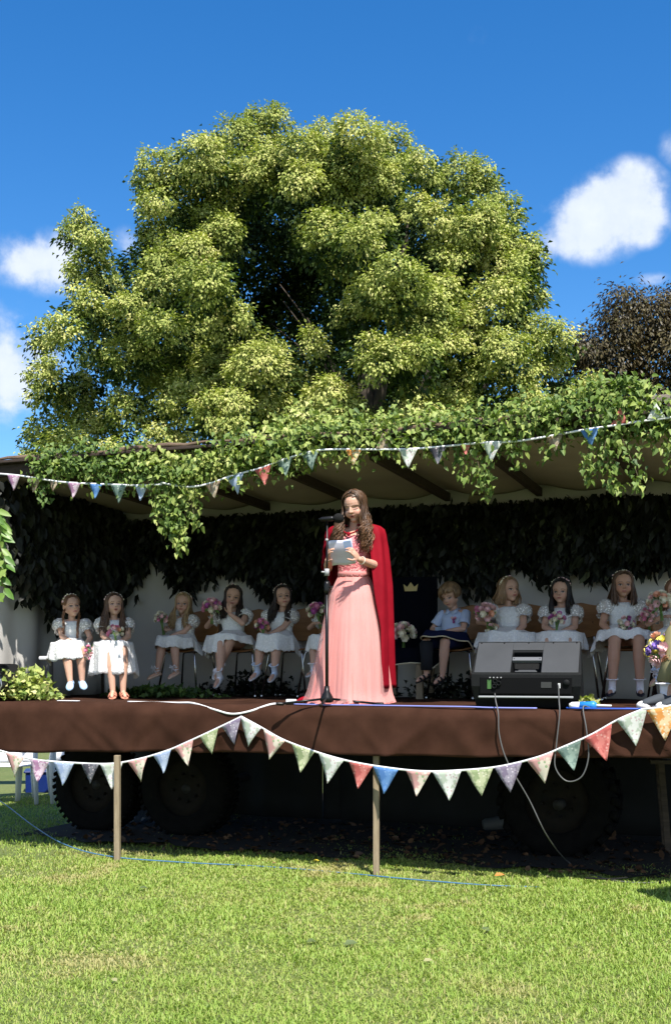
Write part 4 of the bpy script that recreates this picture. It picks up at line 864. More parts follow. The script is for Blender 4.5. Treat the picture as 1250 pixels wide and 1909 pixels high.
def shoe(parent, ank, d, up, kind, k, sockm=None, m=None):
    """d = heel to toe direction"""
    d = Vector(d).normalized(); up = Vector(up); up = (up - d * up.dot(d)).normalized(); a = Vector(ank); s = d.cross(up); L = .165 * k; heel = a - up * .036 * k - d * .035 * k
    rot = Matrix((s, d, up)).transposed(); mb = MB()
    def loft(pr, hs, lift=0.0):
        rows = []
        for t, w, h0, h1 in pr: rows.append([heel + d * L * t + s * (w * k * math.cos(b)) + up * ((h0 + (h1 - h0) * (.5 + .5 * math.sin(b))) * k) for b in [2 * PI * j / 14 for j in range(14)]])
        mb.grid(rows, True); mb.add(rows[0], [tuple(range(13, -1, -1))]); mb.add(rows[-1], [tuple(range(14))])
    if kind == 'clog': loft([(0, .016, -.012, .02), (.06, .027, -.014, .035), (.3, .030, -.014, .042), (.55, .034, -.014, .045), (.8, .036, -.013, .036), (.95, .028, -.012, .022), (1.02, .012, -.006, .008)], 0)
    elif kind in ('ballet', 'maryjane'): loft([(0, .014, -.008, .016), (.05, .024, -.010, .028), (.3, .026, -.010, .020), (.55, .029, -.010, .018), (.8, .029, -.010, .020), (.95, .021, -.009, .012), (1.01, .008, -.006, .004)], 0)
    elif kind == 'trainer': loft([(0, .018, -.004, .03), (.05, .030, -.004, .06), (.3, .032, -.004, .062), (.55, .036, -.004, .048), (.8, .038, -.004, .034), (.97, .028, -.004, .020), (1.03, .012, 0, .008)], 0)
    else: loft([(0, .016, -.012, -.002), (.05, .027, -.013, .000), (.5, .032, -.013, .0), (.85, .034, -.013, .0), (1, .018, -.012, -.002)], 0)
    o = mb.build('shoe', m, parent)
    st = MB()
    def strap(t, w, hgt_, r=.006): P = [heel + d * L * t + s * (w * k * math.cos(b)) + up * (hgt_ * k * math.sin(b)) for b in [PI * j / 10 for j in range(11)]]; st.tube(P, r * k, 6, flat=.6)
    if kind == 'sandal': strap(.2, .03, .036, .008); strap(.5, .034, .034, .009); strap(.75, .036, .026, .009)
    elif kind == 'maryjane': strap(.33, .027, .036, .005)
    elif kind == 'ballet':
        for q in (.02, .045): st.tube([a + up * (q * k) + (d * math.cos(b) * .028 + s * math.sin(b) * .026) * k + up * .008 * k * math.sin(b) for b in [2 * PI * j / 12 for j in range(13)]], .0045 * k, 5)
        for sg in (-1, 1):
            c = a + up * .05 * k + d * .03 * k; st.tube([c, c + s * sg * .03 * k + up * .018 * k, c + s * sg * .045 * k + up * .0 * k, c + s * sg * .02 * k - up * .006 * k, c], [.003, .008, .008, .006, .003], 5, flat=.4); st.tube([c, c + s * sg * .02 * k - up * .03 * k + d * .01 * k, c + s * sg * .03 * k - up * .06 * k], [.003, .005, .004], 5, flat=.4)
    elif kind == 'clog': strap(.12, .031, .048, .007)
    elif kind == 'trainer':
        rows = []
        q = MB()
        for t, w in [(-.03, .016), (.03, .034), (.3, .036), (.6, .040), (.85, .041), (1.0, .030), (1.06, .012)]: rows.append([heel + d * L * t + s * (w * k * math.cos(b)) + up * ((-.020 + .010 * (math.sin(b) + .4)) * k) for b in [2 * PI * j / 14 for j in range(14)]])
        q.grid(rows, True); q.add(rows[0], [tuple(range(13, -1, -1))]); q.add(rows[-1], [tuple(range(14))]); q.build('sole', MATS['white_rubber'], o)
        for t in (.35, .45, .55, .65): strap(t, .02, .062 - .03 * (t - .3) / .35 * 1.0, .0025)
    if st.v: st.build('strap', {'ballet': MATS['white_sock'], 'clog': m, 'trainer': MATS['black_strap']}.get(kind, m), o)
    if sockm:
        q = MB(); rows = []; leg = up
        for t, r in [(-.03, .022), (-.01, .026), (.02, .0245), (.05, .0245), (.062, .027), (.07, .040), (.064, .044)]:
            rows.append([a + leg * t * k + (d * math.cos(b) + s * math.sin(b)) * (r + (.004 * math.sin(8 * b) if r > .035 else 0)) * k for b in [2 * PI * j / 24 for j in range(24)]])
        q.grid(rows, True); q.cap2(a - up * .01 * k, heel + d * L * .6 + up * .01 * k, .025 * k, .022 * k, 10); q.build('sock', sockm, parent, thick=.002)
    return o
def headband(parent, M, h, seed, tilt=12, flowers=True):
    rng = np.random.default_rng(seed); mb = MB(); cc = Vector((0, .06 * h, .13 * h)); P = []
    for i in range(25):
        a = R(-82 + 164 * i / 24); t = R(tilt); v = Vector((math.sin(a) * .40 * h, -math.cos(a) * math.sin(t) * .46 * h, math.cos(a) * math.cos(t) * .42 * h)); P.append(M @ (cc + v))
    mb.tube(P, .0045, 6)
    for i in range(1, 24):
        for s in range(2): c = P[i] + Vector(rng.normal(0, .004, 3)); r = rng.uniform(.006, .0095); mb.ell(c, (r, r, r * .8), None, 6, int(rng.random() < .35))
    return mb.build('flower_headband', [petal_cols[2], petal_cols[1]], parent)
BD = Matrix.Identity(4)
def seated(px, d, top, seatz, label, yaw=-18, hyaw=0, hpitch=0, hroll=0, hairc='brown', hairlen=.10, style='long', rh=(-.045, -.185, .135), lh=(.045, -.185, .135), rp=(-1, .3, -.6), lp=(1, .3, -.6),
           rhd=None, lhd=None, knees=((-.075, -.265, .055), (.075, -.265, .055)), ankles=((-.07, -.30, -.20), (.07, -.29, -.20)), shoe_kind='maryjane', shoe_m=None, sockm=None, sk={}, toes=(0, -1, -.25), open_mouth=0., seed=1, eyes='#4a3425',
           dress=True, band=True, lean=0, vol=1.0, hn=240, curl=(.7, .7), behind=False, shift=0.0, feet_in=None, hk=.199, tone=SKIN, sx=0.0):
    base = dk(px, d, seatz); s = sc_at(px, d); topz = EYE + (HY - top) / s; sit = topz - base.z; k = sit / .56 if dress or True else 1
    rz = R(yaw); V3 = lambda t: Vector(t) * k; h = hk * (.5 + .5 * k) ; nb = sit - h - .028 * k; sh = nb - .028 * k
    if lean: pass
    mb = MB()
    mb.ell((0, 0, .09 * k), V3((.10, .085, .085))); mb.ell((0, 0, .18 * k), V3((.085, .072, .10))); mb.ell((0, 0, sh - .075 * k), V3((.097, .072, .105)), None, 16)
    S = {-1: Vector((-.112 * k, .005, sh)), 1: Vector((.112 * k, .005, sh))}
    mb.cap2(S[-1], S[1], .037 * k, .037 * k, 12)
    hc = Vector((sx * k, -.012 * k, sit - .5 * h)); M = Matrix.Translation(hc) @ Matrix.Rotation(R(hyaw - yaw), 4, 'Z') @ Matrix.Rotation(R(hpitch), 4, 'X') @ Matrix.Rotation(R(hroll), 4, 'Y')
    mb.cap2((0, .012 * k, sh - .01), M @ Vector((0, .08 * h, -.30 * h)), .036 * k, .031 * k, 12)
    head_parts(mb, M, h)
    arms = {}
    for sgn, W, pole, hd, cu in ((-1, rh, rp, rhd, curl[0]), (1, lh, lp, lhd, curl[1])):
        El, Wr = ik(S[sgn], V3(W), .165 * k, .145 * k, pole); arms[sgn] = (S[sgn], El, Wr)
        mb.cap2(S[sgn], El, .034 * k, .026 * k, 12); mb.cap2(El, Wr, .0265 * k, .0185 * k, 12)
        hdv = Vector(hd[0]) if hd else (Wr - El).normalized() + Vector((-sgn * .5, -.1, -.15)); pn = Vector(hd[1]) if hd else Vector((-sgn * .3, .2, -1))
        hand(mb, Wr + (Wr - El).normalized() * .004, hdv, pn, (sgn if pn.z > 0 or hd else -sgn), .115 * k, cu)
    legs = []
    for i, sgn in enumerate((-1, 1)):
        H = Vector((sgn * .055 * k, -.01, .065 * k)); K = V3(knees[i]); A = V3(ankles[i])
        if feet_in: A.z = feet_in[i]
        mb.cap2(H, K, .062 * k, .044 * k, 14); mb.cap2(K, K.lerp(A, .4), .044 * k, .044 * k, 12); mb.cap2(K.lerp(A, .33), A, .044 * k, .025 * k, 12)
        td = Vector(toes) + Vector((sgn * .12, 0, 0)); td.normalize(); mb.cap2(A - Vector((0, 0, .015 * k)), A + td * .085 * k - Vector((0, 0, .024 * k)), .022 * k, .019 * k, 10); mb.cap2(A + td * .07 * k - Vector((0, 0, .027 * k)), A + td * .105 * k - Vector((0, 0, .03 * k)), .021 * k, .013 * k, 10); legs.append((K, A, td))
    bodyo = finish_body(mb, M, h, base, rz, .0042, tone=tone, open_mouth=open_mouth, eyes=eyes, brow=tuple(np.array(HAIR[hairc].node_tree.nodes['Color Ramp'].color_ramp.elements[0].color[:3]) * 1.3))
    tag(bodyo, label, 'person')
    if dress:
        bodice(bodyo, k, nb, lace_m)
        for sgn in (-1, 1): sleeve(bodyo, arms[sgn][0], arms[sgn][1], k, sheer_m)
        skirt(bodyo, k, m=lace_m, seed=seed, shift=shift, knee=((knees[0][0], 0), (knees[1][0], 0)), **sk)
    for (K, A, td) in legs: shoe(bodyo, A, td, (K - A), shoe_kind, k, sockm, shoe_m)
    rng = np.random.default_rng(seed + 100)
    if style == 'braids':
        ho = hair(bodyo, M, h, 'short2', HAIR[hairc], rng, sh, 0, n=150, r=.0035); mb2 = MB()
        for sgn in (-1, 1):
            e = M @ Vector((sgn * .33 * h, .08 * h, -.16 * h)); braid(mb2, [e, e + Vector((sgn * .012, -.02, -.06)), Vector((sgn * .06, -.075, sh - .02)), Vector((sgn * .062, -.098, sh - .12)), Vector((sgn * .05, -.10, sh - .17))], .0085, rng)
        mb2.build('braids', HAIR[hairc], bodyo)
    else: hair(bodyo, M, h, style, HAIR[hairc], rng, sh, hairlen, n=hn, vol=vol, r=.0052, behind=behind, neckc=(hc.x, .005))
    if band: headband(bodyo, M, h, seed)
    W = Matrix.Translation(base) @ Matrix.Rotation(rz, 4, 'Z')
    bodyo['_k'] = k; del bodyo['_k']
    return bodyo, W, k, M, arms, legs
# ------------------------------------------------------------------ chairs
ply = mat('bent_plywood', (.26, .12, .045), (.42, .205, .08), rough=.45, ns=4, stretch=(1, 1, 6), spec=.4)
chrome = mat('chrome_tube', (.55, .55, .56), rough=.25, metal=1.0)
white_pl = mat('white_plastic', (.66, .67, .69), rough=.45, spec=.4)
def make_chair():
    r = empty('chair', (0, 0, 0)); mb = MB(); na = 40
    rows = []
    for t in [0, .3, .6, .8, .93, 1.0]:
        rows.append([Vector((.20 * t * (abs(math.cos(a)) ** .6) * math.copysign(1, math.cos(a)), .195 * t * (abs(math.sin(a)) ** .6) * math.copysign(1, math.sin(a)), .44 - .012 * (1 - t * t) - (.03 * t ** 3 * max(0, -math.sin(a)) ** 3))) for a in [2 * PI * j / na for j in range(na)]])
    mb.grid(rows, True); mb.build('seat', ply, r, thick=.012)
    mb = MB(); rows = []
    for i in range(13):
        v = i / 12 * 2 - 1; rows.append([Vector((.205 * math.sqrt(max(0.0, 1 - abs(v) ** 3.4)) * u, .185 + .055 * (v * .5 + .5) + .045 * (1 - (u * math.sqrt(max(0, 1 - abs(v) ** 3.4))) ** 2), .665 + .155 * v)) for u in [q / 7 - 1 for q in range(15)]])
    mb.grid(rows); mb.build('backrest', ply, r, thick=.012)
    for sx, sy in ((-1, -1), (1, -1), (-1, 1), (1, 1)):
        mb = MB(); mb.tube([(sx * .10, sy * .13, .415), (sx * .155, sy * .15, .405), (sx * .165, sy * .155, .38), (sx * .215, sy * .2, .012)], .0095, 10); mb.cap2((sx * .215, sy * .2, .012), (sx * .216, sy * .201, .004), .013, .013, 8); mb.build('leg', chrome, r)
    mb = MB()
    for sx in (-1, 1): mb.tube([(sx * .12, .12, .41), (sx * .12, .21, .44), (sx * .12, .225, .52), (sx * .11, .245, .66)], .009, 8)
    mb.tube([(-.12, .12, .412), (.12, .12, .412)], .009, 8); mb.build('back_frame', chrome, r)
    return r
CH = make_chair(); first = True
def chair(px, d, rz, label):
    global first
    o = CH if first else copy_tree(CH); first = False
    o.location = dk(px, d, .012); o.rotation_euler = (0, 0, R(rz)); tag(o, label, 'chair', 'plywood chairs in a row on the stage'); return o
SZ = .445; CB = .14     # seat height; the sitter sits ahead of the chair's middle
B1 = [0, 1, 1, 2, 2]
M_ = MATS
def P3(W, k, v): return W @ (Vector(v) * k)
# 1 girl with braids on the white bench
b, W, k, *_ = seated(134, 1.0, 1110, .385, 'person in white lace dress and pale blue clogs with two dark braids', yaw=6, hyaw=34, hpitch=-4, hroll=-5, hairc='auburn', style='braids', rh=(.02, -.19, .12), lh=(.13, -.17, .08), shoe_kind='clog', shoe_m=M_['pale_blue_rubber'], ankles=((.02, -.30, -.235), (.12, -.24, -.23)), knees=((-.02, -.26, .055), (.11, -.25, .055)), sk=dict(W=.185, F=.30, dropF=.16, dropS=.12), toes=(.15, -1, -.35), seed=3, eyes='#3a3a44', tone=SKIN * 1.08)
bouquet(P3(W, k, (.19, -.25, .03)), (.5, -.5, -.5), .062, [0, 1, 2, 0], 'pink and cream posy held low by the girl with braids', 11, stem=.09)
# 2 long brown hair, sandals
b, W, k, *_ = seated(213, 1.05, 1107, .385, 'person in white lace dress and sandals with long straight brown hair, mouth open', yaw=8, hyaw=24, hpitch=-6, hairc='brown', hairlen=.17, rh=(-.01, -.20, .115), lh=(.05, -.20, .115), shoe_kind='sandal', shoe_m=M_['peach_leather'], ankles=((.0, -.28, -.315), (.09, -.27, -.315)), knees=((-.03, -.25, .05), (.09, -.25, .05)), sk=dict(W=.18, F=.29, dropF=.29, dropS=.24, amp=.016), toes=(.1, -1, -.2), open_mouth=.8, seed=5, eyes='#4a3425', tone=SKIN * 1.05)
bouquet(P3(W, k, (.02, -.235, .205)), (.0, -.4, 1), .062, [1, 2, 6, 2, 0], 'pale pink and cream posy held upright by the girl with the open mouth', 12, stem=.10)
# 3 blonde, ballet shoes
chair(352, 1.98, -26, 'chair under the blonde girl third from the left'); 
b, W, k, *_ = seated(345, 1.85, 1106, SZ, 'person in white lace dress with long blonde hair and ribbon-tied satin slippers', yaw=-30, hyaw=-6, hpitch=2, hroll=5, sx=-.015, hairc='blonde', hairlen=.13, rh=(-.13, -.15, .20), lh=(-.02, -.20, .13), rp=(-1, .4, -.5), shoe_kind='ballet', shoe_m=M_['champagne_satin'], sk=dict(W=.175, F=.33, dropF=.10, dropS=.10), toes=(-.25, -1, -.35), seed=7, shift=-.02, eyes='#3f4a5a', ankles=((-.10, -.31, -.22), (.10, -.27, -.21)))
bouquet(P3(W, k, (-.15, -.19, .30)), (-.15, -.25, 1), .062, [0, 1, 2], 'pink and cream posy held up by the blonde girl third from the left', 13)
# 4 hand to mouth, crossed legs
chair(456, 1.98, -24, 'chair under the girl who holds a hand to her mouth')
b, W, k, *_ = seated(435, 1.85, 1092, SZ, 'person in white lace dress holding one hand to her mouth, legs crossed', yaw=-12, hyaw=4, hpitch=6, hroll=7, hairc='dark', hairlen=.10, rh=(-.16, -.12, .26), lh=(.005, -.115, .305), lp=(1.2, -.2, -.8), rp=(-1, .3, -.8), lhd=((-.02, -.10, 1), (0, 1, .1)), rhd=((0, -.3, 1), (1, .1, 0)), shoe_kind='maryjane', shoe_m=M_['silver_leather'], sockm=M_['white_sock'],
    knees=((-.03, -.27, .04), (.05, -.25, .07)), ankles=((-.03, -.30, -.235), (-.075, -.20, -.17)), sk=dict(W=.21, F=.29, dropF=.10, dropS=.11, lift=lambda c, s: (.05 if c > 0 else -.05) * max(0, -s)), toes=(-.05, -1, -.6), seed=9, curl=(.8, .12), eyes='#2a1d17')
bouquet(P3(W, k, (-.15, -.16, .36)), (0, -.25, 1), .075, [0, 0, 3, 1, 2], 'large pink posy held at shoulder height by the girl with a hand to her mouth', 14, n=18)
# 5 dark hair, pale socks
chair(545, 1.98, -22, 'chair under the dark-haired girl in pale blue ankle socks')
b, W, k, *_ = seated(525, 1.85, 1092, SZ, 'person in white lace dress with dark hair and pale blue socks beside the pink gown', yaw=-22, hyaw=8, hpitch=-4, hroll=-6, sx=.018, hairc='dark', hairlen=.12, rh=(-.065, -.20, .135), lh=(-.02, -.20, .125), shoe_kind='maryjane', shoe_m=M_['silver_leather'], sockm=M_['blue_sock'], sk=dict(W=.165, F=.31, dropF=.14, dropS=.12), toes=(-.1, -1, -.45), seed=11, eyes='#2f211a', ankles=((-.10, -.28, -.19), (.06, -.28, -.20)))
bouquet(P3(W, k, (-.075, -.245, .20)), (-.15, -.35, 1), .062, [0, 6, 3, 2], 'pink and peach posy resting on the lap of the girl in pale blue socks', 15)
# 6 hidden behind the speaking girl
chair(612, 1.98, -22, 'chair mostly hidden behind the skirt of the speaking girl')
b, W, k, *_ = seated(622, 1.85, 1100, SZ, 'person in a white lace dress almost wholly hidden behind the speaking girl', yaw=-25, hyaw=-10, hairc='brown', rh=(-.15, -.13, .24), sk=dict(W=.19, F=.31, dropF=.14, dropS=.13), shoe_kind='maryjane', shoe_m=M_['silver_leather'], sockm=M_['white_sock'], seed=13)
bouquet(on(590, 1140, 1.72), (-.25, -.2, 1), .078, [3, 3, 2, 2, 0], 'magenta and cream posy poking out left of the pink gown', 16, n=18)
# boy
chair(855, 1.98, -30, 'chair under the boy in the pale blue shirt')
b, W, k, M, arms, legs = seated(846, 1.85, 1090, SZ, 'person with shaggy fair hair in pale blue shirt looking down at a toy', yaw=-34, hyaw=-36, hpitch=20, hroll=-9, sx=-.035, hairc='fair', style='short', rh=(-.09, -.155, .14), lh=(.03, -.185, .145), shoe_kind='sandal', shoe_m=M_['black_strap'], dress=False, band=False, vol=1.10, hn=380, knees=((-.11, -.29, .05), (.05, -.26, .05)), ankles=((-.11, -.30, -.22), (.02, -.25, -.235)), toes=(-.35, -1, -.4), seed=17, curl=(.9, .9))
shirt_m = M_['pale_blue_shirt']
def boy_clothes():
    nb = None
    S0, E0, W0 = arms[-1]; nbz = S0.z + .028 * k
    bodice(b, k * 1.06, nbz + .006, shirt_m, 'shirt', zlo=.07, waist=(.11, .092), sh=.112, collar=.05)
    for sg in (-1, 1): sleeve(b, arms[sg][0], arms[sg][1], k * 1.08, shirt_m, False, .12)
    mb = MB()
    for sg in (-1, 1): mb.add([Vector(p) * k for p in [(sg * .005, -.070, nbz / k - .012), (sg * .055, -.030, nbz / k + .022), (sg * .062, -.05, nbz / k - .01), (sg * .035, -.085, nbz / k - .04)]], [(0, 1, 2, 3)])
    mb.build('collar', shirt_m, b, thick=.003)
    mb = MB()
    for sg, (K, A, td) in zip((-1, 1), legs): mb.tube([Vector((sg * .045 * k, .03, .075 * k)), Vector((sg * .055 * k, -.05 * k, .075 * k)), Vector((sg * .055 * k, 0, .07 * k)).lerp(K, .6), K + Vector((0, .01, .0))], [.085 * k, .08 * k, .07 * k, .062 * k], 16)
    mb.build('shorts', M_['navy_velvet'], b)
    K0, A0 = legs[0][0], legs[0][1]; mb = MB(); mb.tube([K0 + Vector((0, .03, .0)), K0 + Vector((0, -.012, -.02)), K0.lerp(A0, .5), K0.lerp(A0, .9)], [.05, .06, .052, .048], 14); mb.build('trouser_leg', mat('charcoal_cloth', (.012, .013, .018), rough=.9), b)
    o = skirt(b, k, 'lap_cloth', F=.36, W=.17, B=.10, lap=.135, waist=(.10, .08, .15), dropF=.055, dropS=.10, m=M_['navy_velvet'], seed=4, scallop=0, amp=.02, nf=3, trim=M_['cream_trim'])
    for j, (dx, dz, c) in enumerate([(0, 0, 3), (.018, .016, 0), (-.012, .018, 1), (.004, -.02, 3)]):
        q = bpy.data.objects.new('buttonhole_flower', ROS[c]); C.objects.link(q); q.parent = b; q.location = Vector((.045 + dx, -.092, nbz / k - .085 + dz)) * k; q.rotation_euler = (R(80), 0, 0); q.scale = (.016,) * 3
boy_clothes()
mb = MB(); mb.box((0, 0, 0), (.055, .012, .03)); mb.box((.012, -.009, .003), (.02, .006, .014)); o = mb.build('toy', mat('pale_toy_plastic', s2l('#8fa0b4'), rough=.4), None, False, .003, P3(W, k, (-.035, -.225, .165)), R(-30)); tag(o, 'small pale grey toy held by the boy', 'toy')
# 9
chair(972, 1.98, -20, 'chair under the girl with short golden hair behind the stage monitor')
b, W, k, *_ = seated(948, 1.85, 1077, SZ, 'person in white lace dress with short golden hair looking right behind the monitor', yaw=-14, hyaw=30, hpitch=-4, hairc='gold', hairlen=.02, rh=(-.15, -.10, .19), lh=(.05, -.19, .10), sk=dict(W=.24, F=.31, dropF=.12, dropS=.10), shoe_kind='maryjane', shoe_m=M_['silver_leather'], sockm=M_['white_sock'], open_mouth=.5, seed=19, eyes='#30281f')
bouquet(P3(W, k, (-.17, -.15, .265)), (-.25, -.3, .9), .085, [1, 2, 0, 1, 6], 'large blush and cream bouquet beside the girl with short golden hair', 17, n=20)
bouquet(P3(W, k, (-.12, -.21, .15)), (0, -.6, -.6), .045, [2, 2, 1], 'small trailing spray of cream flowers below the large blush bouquet', 27, n=9, stem=.05)
# 10
chair(1072, 1.98, -20, 'chair under the black-haired girl behind the right end of the stage monitor')
b, W, k, *_ = seated(1045, 1.85, 1080, SZ, 'person in white lace dress with long black hair looking left behind the monitor', yaw=-16, hyaw=-24, hpitch=4, hairc='black', hairlen=.09, rh=(-.03, -.185, .125), lh=(.02, -.185, .125), sk=dict(W=.20, F=.31, dropF=.14, dropS=.12), shoe_kind='maryjane', shoe_m=M_['silver_leather'], sockm=M_['white_sock'], seed=23, behind=True, eyes='#1d1512')
bouquet(P3(W, k, (-.01, -.225, .215)), (.0, -.35, 1), .062, [0, 1, 3, 2, 0], 'deep pink and blush posy held by the black-haired girl', 18)
# 11
chair(1172, 1.98, -14, 'chair under the tall girl with bare knees at the right')
b, W, k, *_ = seated(1160, 1.80, 1066, SZ, 'person in short white lace dress with bare knees and frilly socks, facing the camera', yaw=-8, hyaw=-6, hpitch=2, hairc='brown', hairlen=.06, rh=(-.09, -.17, .09), lh=(.06, -.16, .12), rhd=((.25, -.6, -.45), (0, 0, -1)), sk=dict(W=.20, F=.25, dropF=.06, dropS=.11, lap=.12), knees=((-.085, -.27, .04), (.085, -.27, .045)), ankles=((-.105, -.30, -.30), (.09, -.30, -.30)), toes=(-.18, -1, -.12), shoe_kind='maryjane', shoe_m=M_['navy_leather'], sockm=M_['white_sock'], seed=29, behind=True, curl=(.15, .8), eyes='#33241b', tone=SKIN * np.array((.86, .80, .74)))
bouquet(P3(W, k, (.005, -.205, .165)), (-.1, -.6, .5), .058, [3, 3, 2, 2, 1], 'magenta and cream posy on the lap of the tall girl with bare knees', 19)
# 12
chair(1262, 1.9, -10, 'chair at the right edge of the photo, partly hidden by bouquets')
b, W, k, *_ = seated(1258, 1.70, 1080, SZ, 'person in white lace dress and gold shoes, face half hidden by flowers', yaw=-22, hyaw=-14, hpitch=4, hairc='auburn', hairlen=.05, rh=(-.10, -.15, .24), lh=(.04, -.17, .24), sk=dict(W=.20, F=.34, dropF=.14, dropS=.12), ankles=((-.10, -.32, -.24), (.06, -.32, -.24)), toes=(-.5, -1, -.5), shoe_kind='ballet', shoe_m=M_['gold_satin'], sockm=M_['blue_sock'], seed=31, eyes='#30281f')
bouquet(on(1229, 1122, 1.45), (-.2, -.3, 1), .085, [2, 2, 1, 2, 6], 'large cream and blush bouquet held up at the right edge', 20, n=22)
bouquet(on(1207, 1150, 1.6), (-.2, -.5, .7), .06, [1, 0, 1], 'pale pink posy between the tall girl and the bouquet at the right edge', 21)
# seated helper at the stage's right edge: only a leg and a foot come into the picture
def helper():
    base = dk(1392, .50, .46); k = 1.42; rz = R(-82)
    mb = MB(); S = {}; V3 = lambda t: Vector(t) * k; sh = .335 * k; h = .22
    mb.ell((0, 0, .09 * k), V3((.11, .09, .085))); mb.ell((0, 0, .18 * k), V3((.10, .08, .10))); mb.ell((0, 0, sh - .075 * k), V3((.115, .08, .11)))
    for s in (-1, 1): S[s] = Vector((s * .125 * k, .005, sh))
    mb.cap2(S[-1], S[1], .042 * k, .042 * k, 12); hc = Vector((0, -.02, .52 * k + .0)); M = Matrix.Translation(hc) @ Matrix.Rotation(R(20), 4, 'Z'); mb.cap2((0, .01, sh), M @ Vector((0, .07 * h, -.3 * h)), .052, .048, 12); head_parts(mb, M, h, False)
    for s in (-1, 1):
        El, Wr = ik(S[s], V3((s * .08, -.19, .13)), .19 * k, .165 * k, (s, .3, -.6)); mb.cap2(S[s], El, .036 * k, .028 * k); mb.cap2(El, Wr, .028 * k, .02 * k); hand(mb, Wr, (Wr - El).normalized() + Vector((-s * .3, -.3, 0)), (-s, 0, -.4), -s, .12 * k, .9)
    lg = []
    for s in (-1, 1):
        H = Vector((s * .07 * k, 0, .07 * k)); K = Vector((s * .12, -.30 * k, .10)); A = Vector((s * .11, -.36 * k + .02 * s, -.38)); mb.cap2(H, K, .07 * k, .05 * k, 14); mb.cap2(K, A, .046 * k, .027 * k, 12); td = Vector((0, -1, -.02)); mb.cap2(A - Vector((0, 0, .03)), A + td * .13 - Vector((0, 0, .055)), .03, .022, 10); lg.append((H, K, A, td))
    b = finish_body(mb, M, h, base, rz, .006); tag(b, 'person in khaki trousers and a grey trainer with white toe, mostly outside the right edge', 'person')
    mb = MB()
    for (H, K, A, td) in lg: mb.tube([H + Vector((0, .03, 0)), H.lerp(K, .5), K + Vector((0, 0, .0)), K + Vector((0, -.02, -.05)), K.lerp(A, .5), A + Vector((0, 0, .10))], [.115, .10, .082, .08, .07, .064], 18)
    mb.build('trousers', M_['khaki_cotton'], b)
    bodice(b, k * 1.12, sh + .035, mat('teal_shirt', s2l('#31504f'), rough=.9), 'shirt', zlo=.06, waist=(.11, .09))
    for (H, K, A, td) in lg: shoe(b, A, td, (0, 0, 1), 'trainer', 1.45, M_['white_sock'], M_['grey_knit'])
    for (H, K, A, td) in lg: q = MB(); q.ell(A + td * .155 - Vector((0, 0, .050)), (.052, .05, .034)); q.build('toe_cap', MATS['white_rubber'], b)
    hair(b, M, h, 'short', HAIR['brown'], np.random.default_rng(3), sh, 0, n=120)
    c = copy_tree(CH); c.location = dk(1399, .5, .012); c.rotation_euler = (0, 0, rz); tag(c, 'chair under the person in khaki trousers, outside the right edge', 'chair', 'plywood chairs in a row on the stage')
    bouquet(on(1240, 1214, .42), (-.4, -.25, .6), .11, [5, 6, 2, 4, 1, 2], 'sunlit violet, yellow and peach bouquet at the right edge of the stage', 22, n=22, greens=22)
helper()
# bench
def bench():
    r = empty('bench', dk(140, 1.12), R(6), 'white plastic bench under the girl with braids and the girl beside her', 'bench')
    mb = MB(); mb.box((.10, 0, .362), (.80, .30, .035)); mb.build('seat', white_pl, r, False, .014)
    for x in (-.22, .42):
        for y in (-.1, .1): q = MB(); q.beam((x, y, .345), (x + (.03 if x > 0 else .0), y * 1.25, .0), .028, .028, up=(0, 1, 0)); q.build('leg', mat('grey_leg', (.10, .10, .10), rough=.5), r, False, .003)
bench()

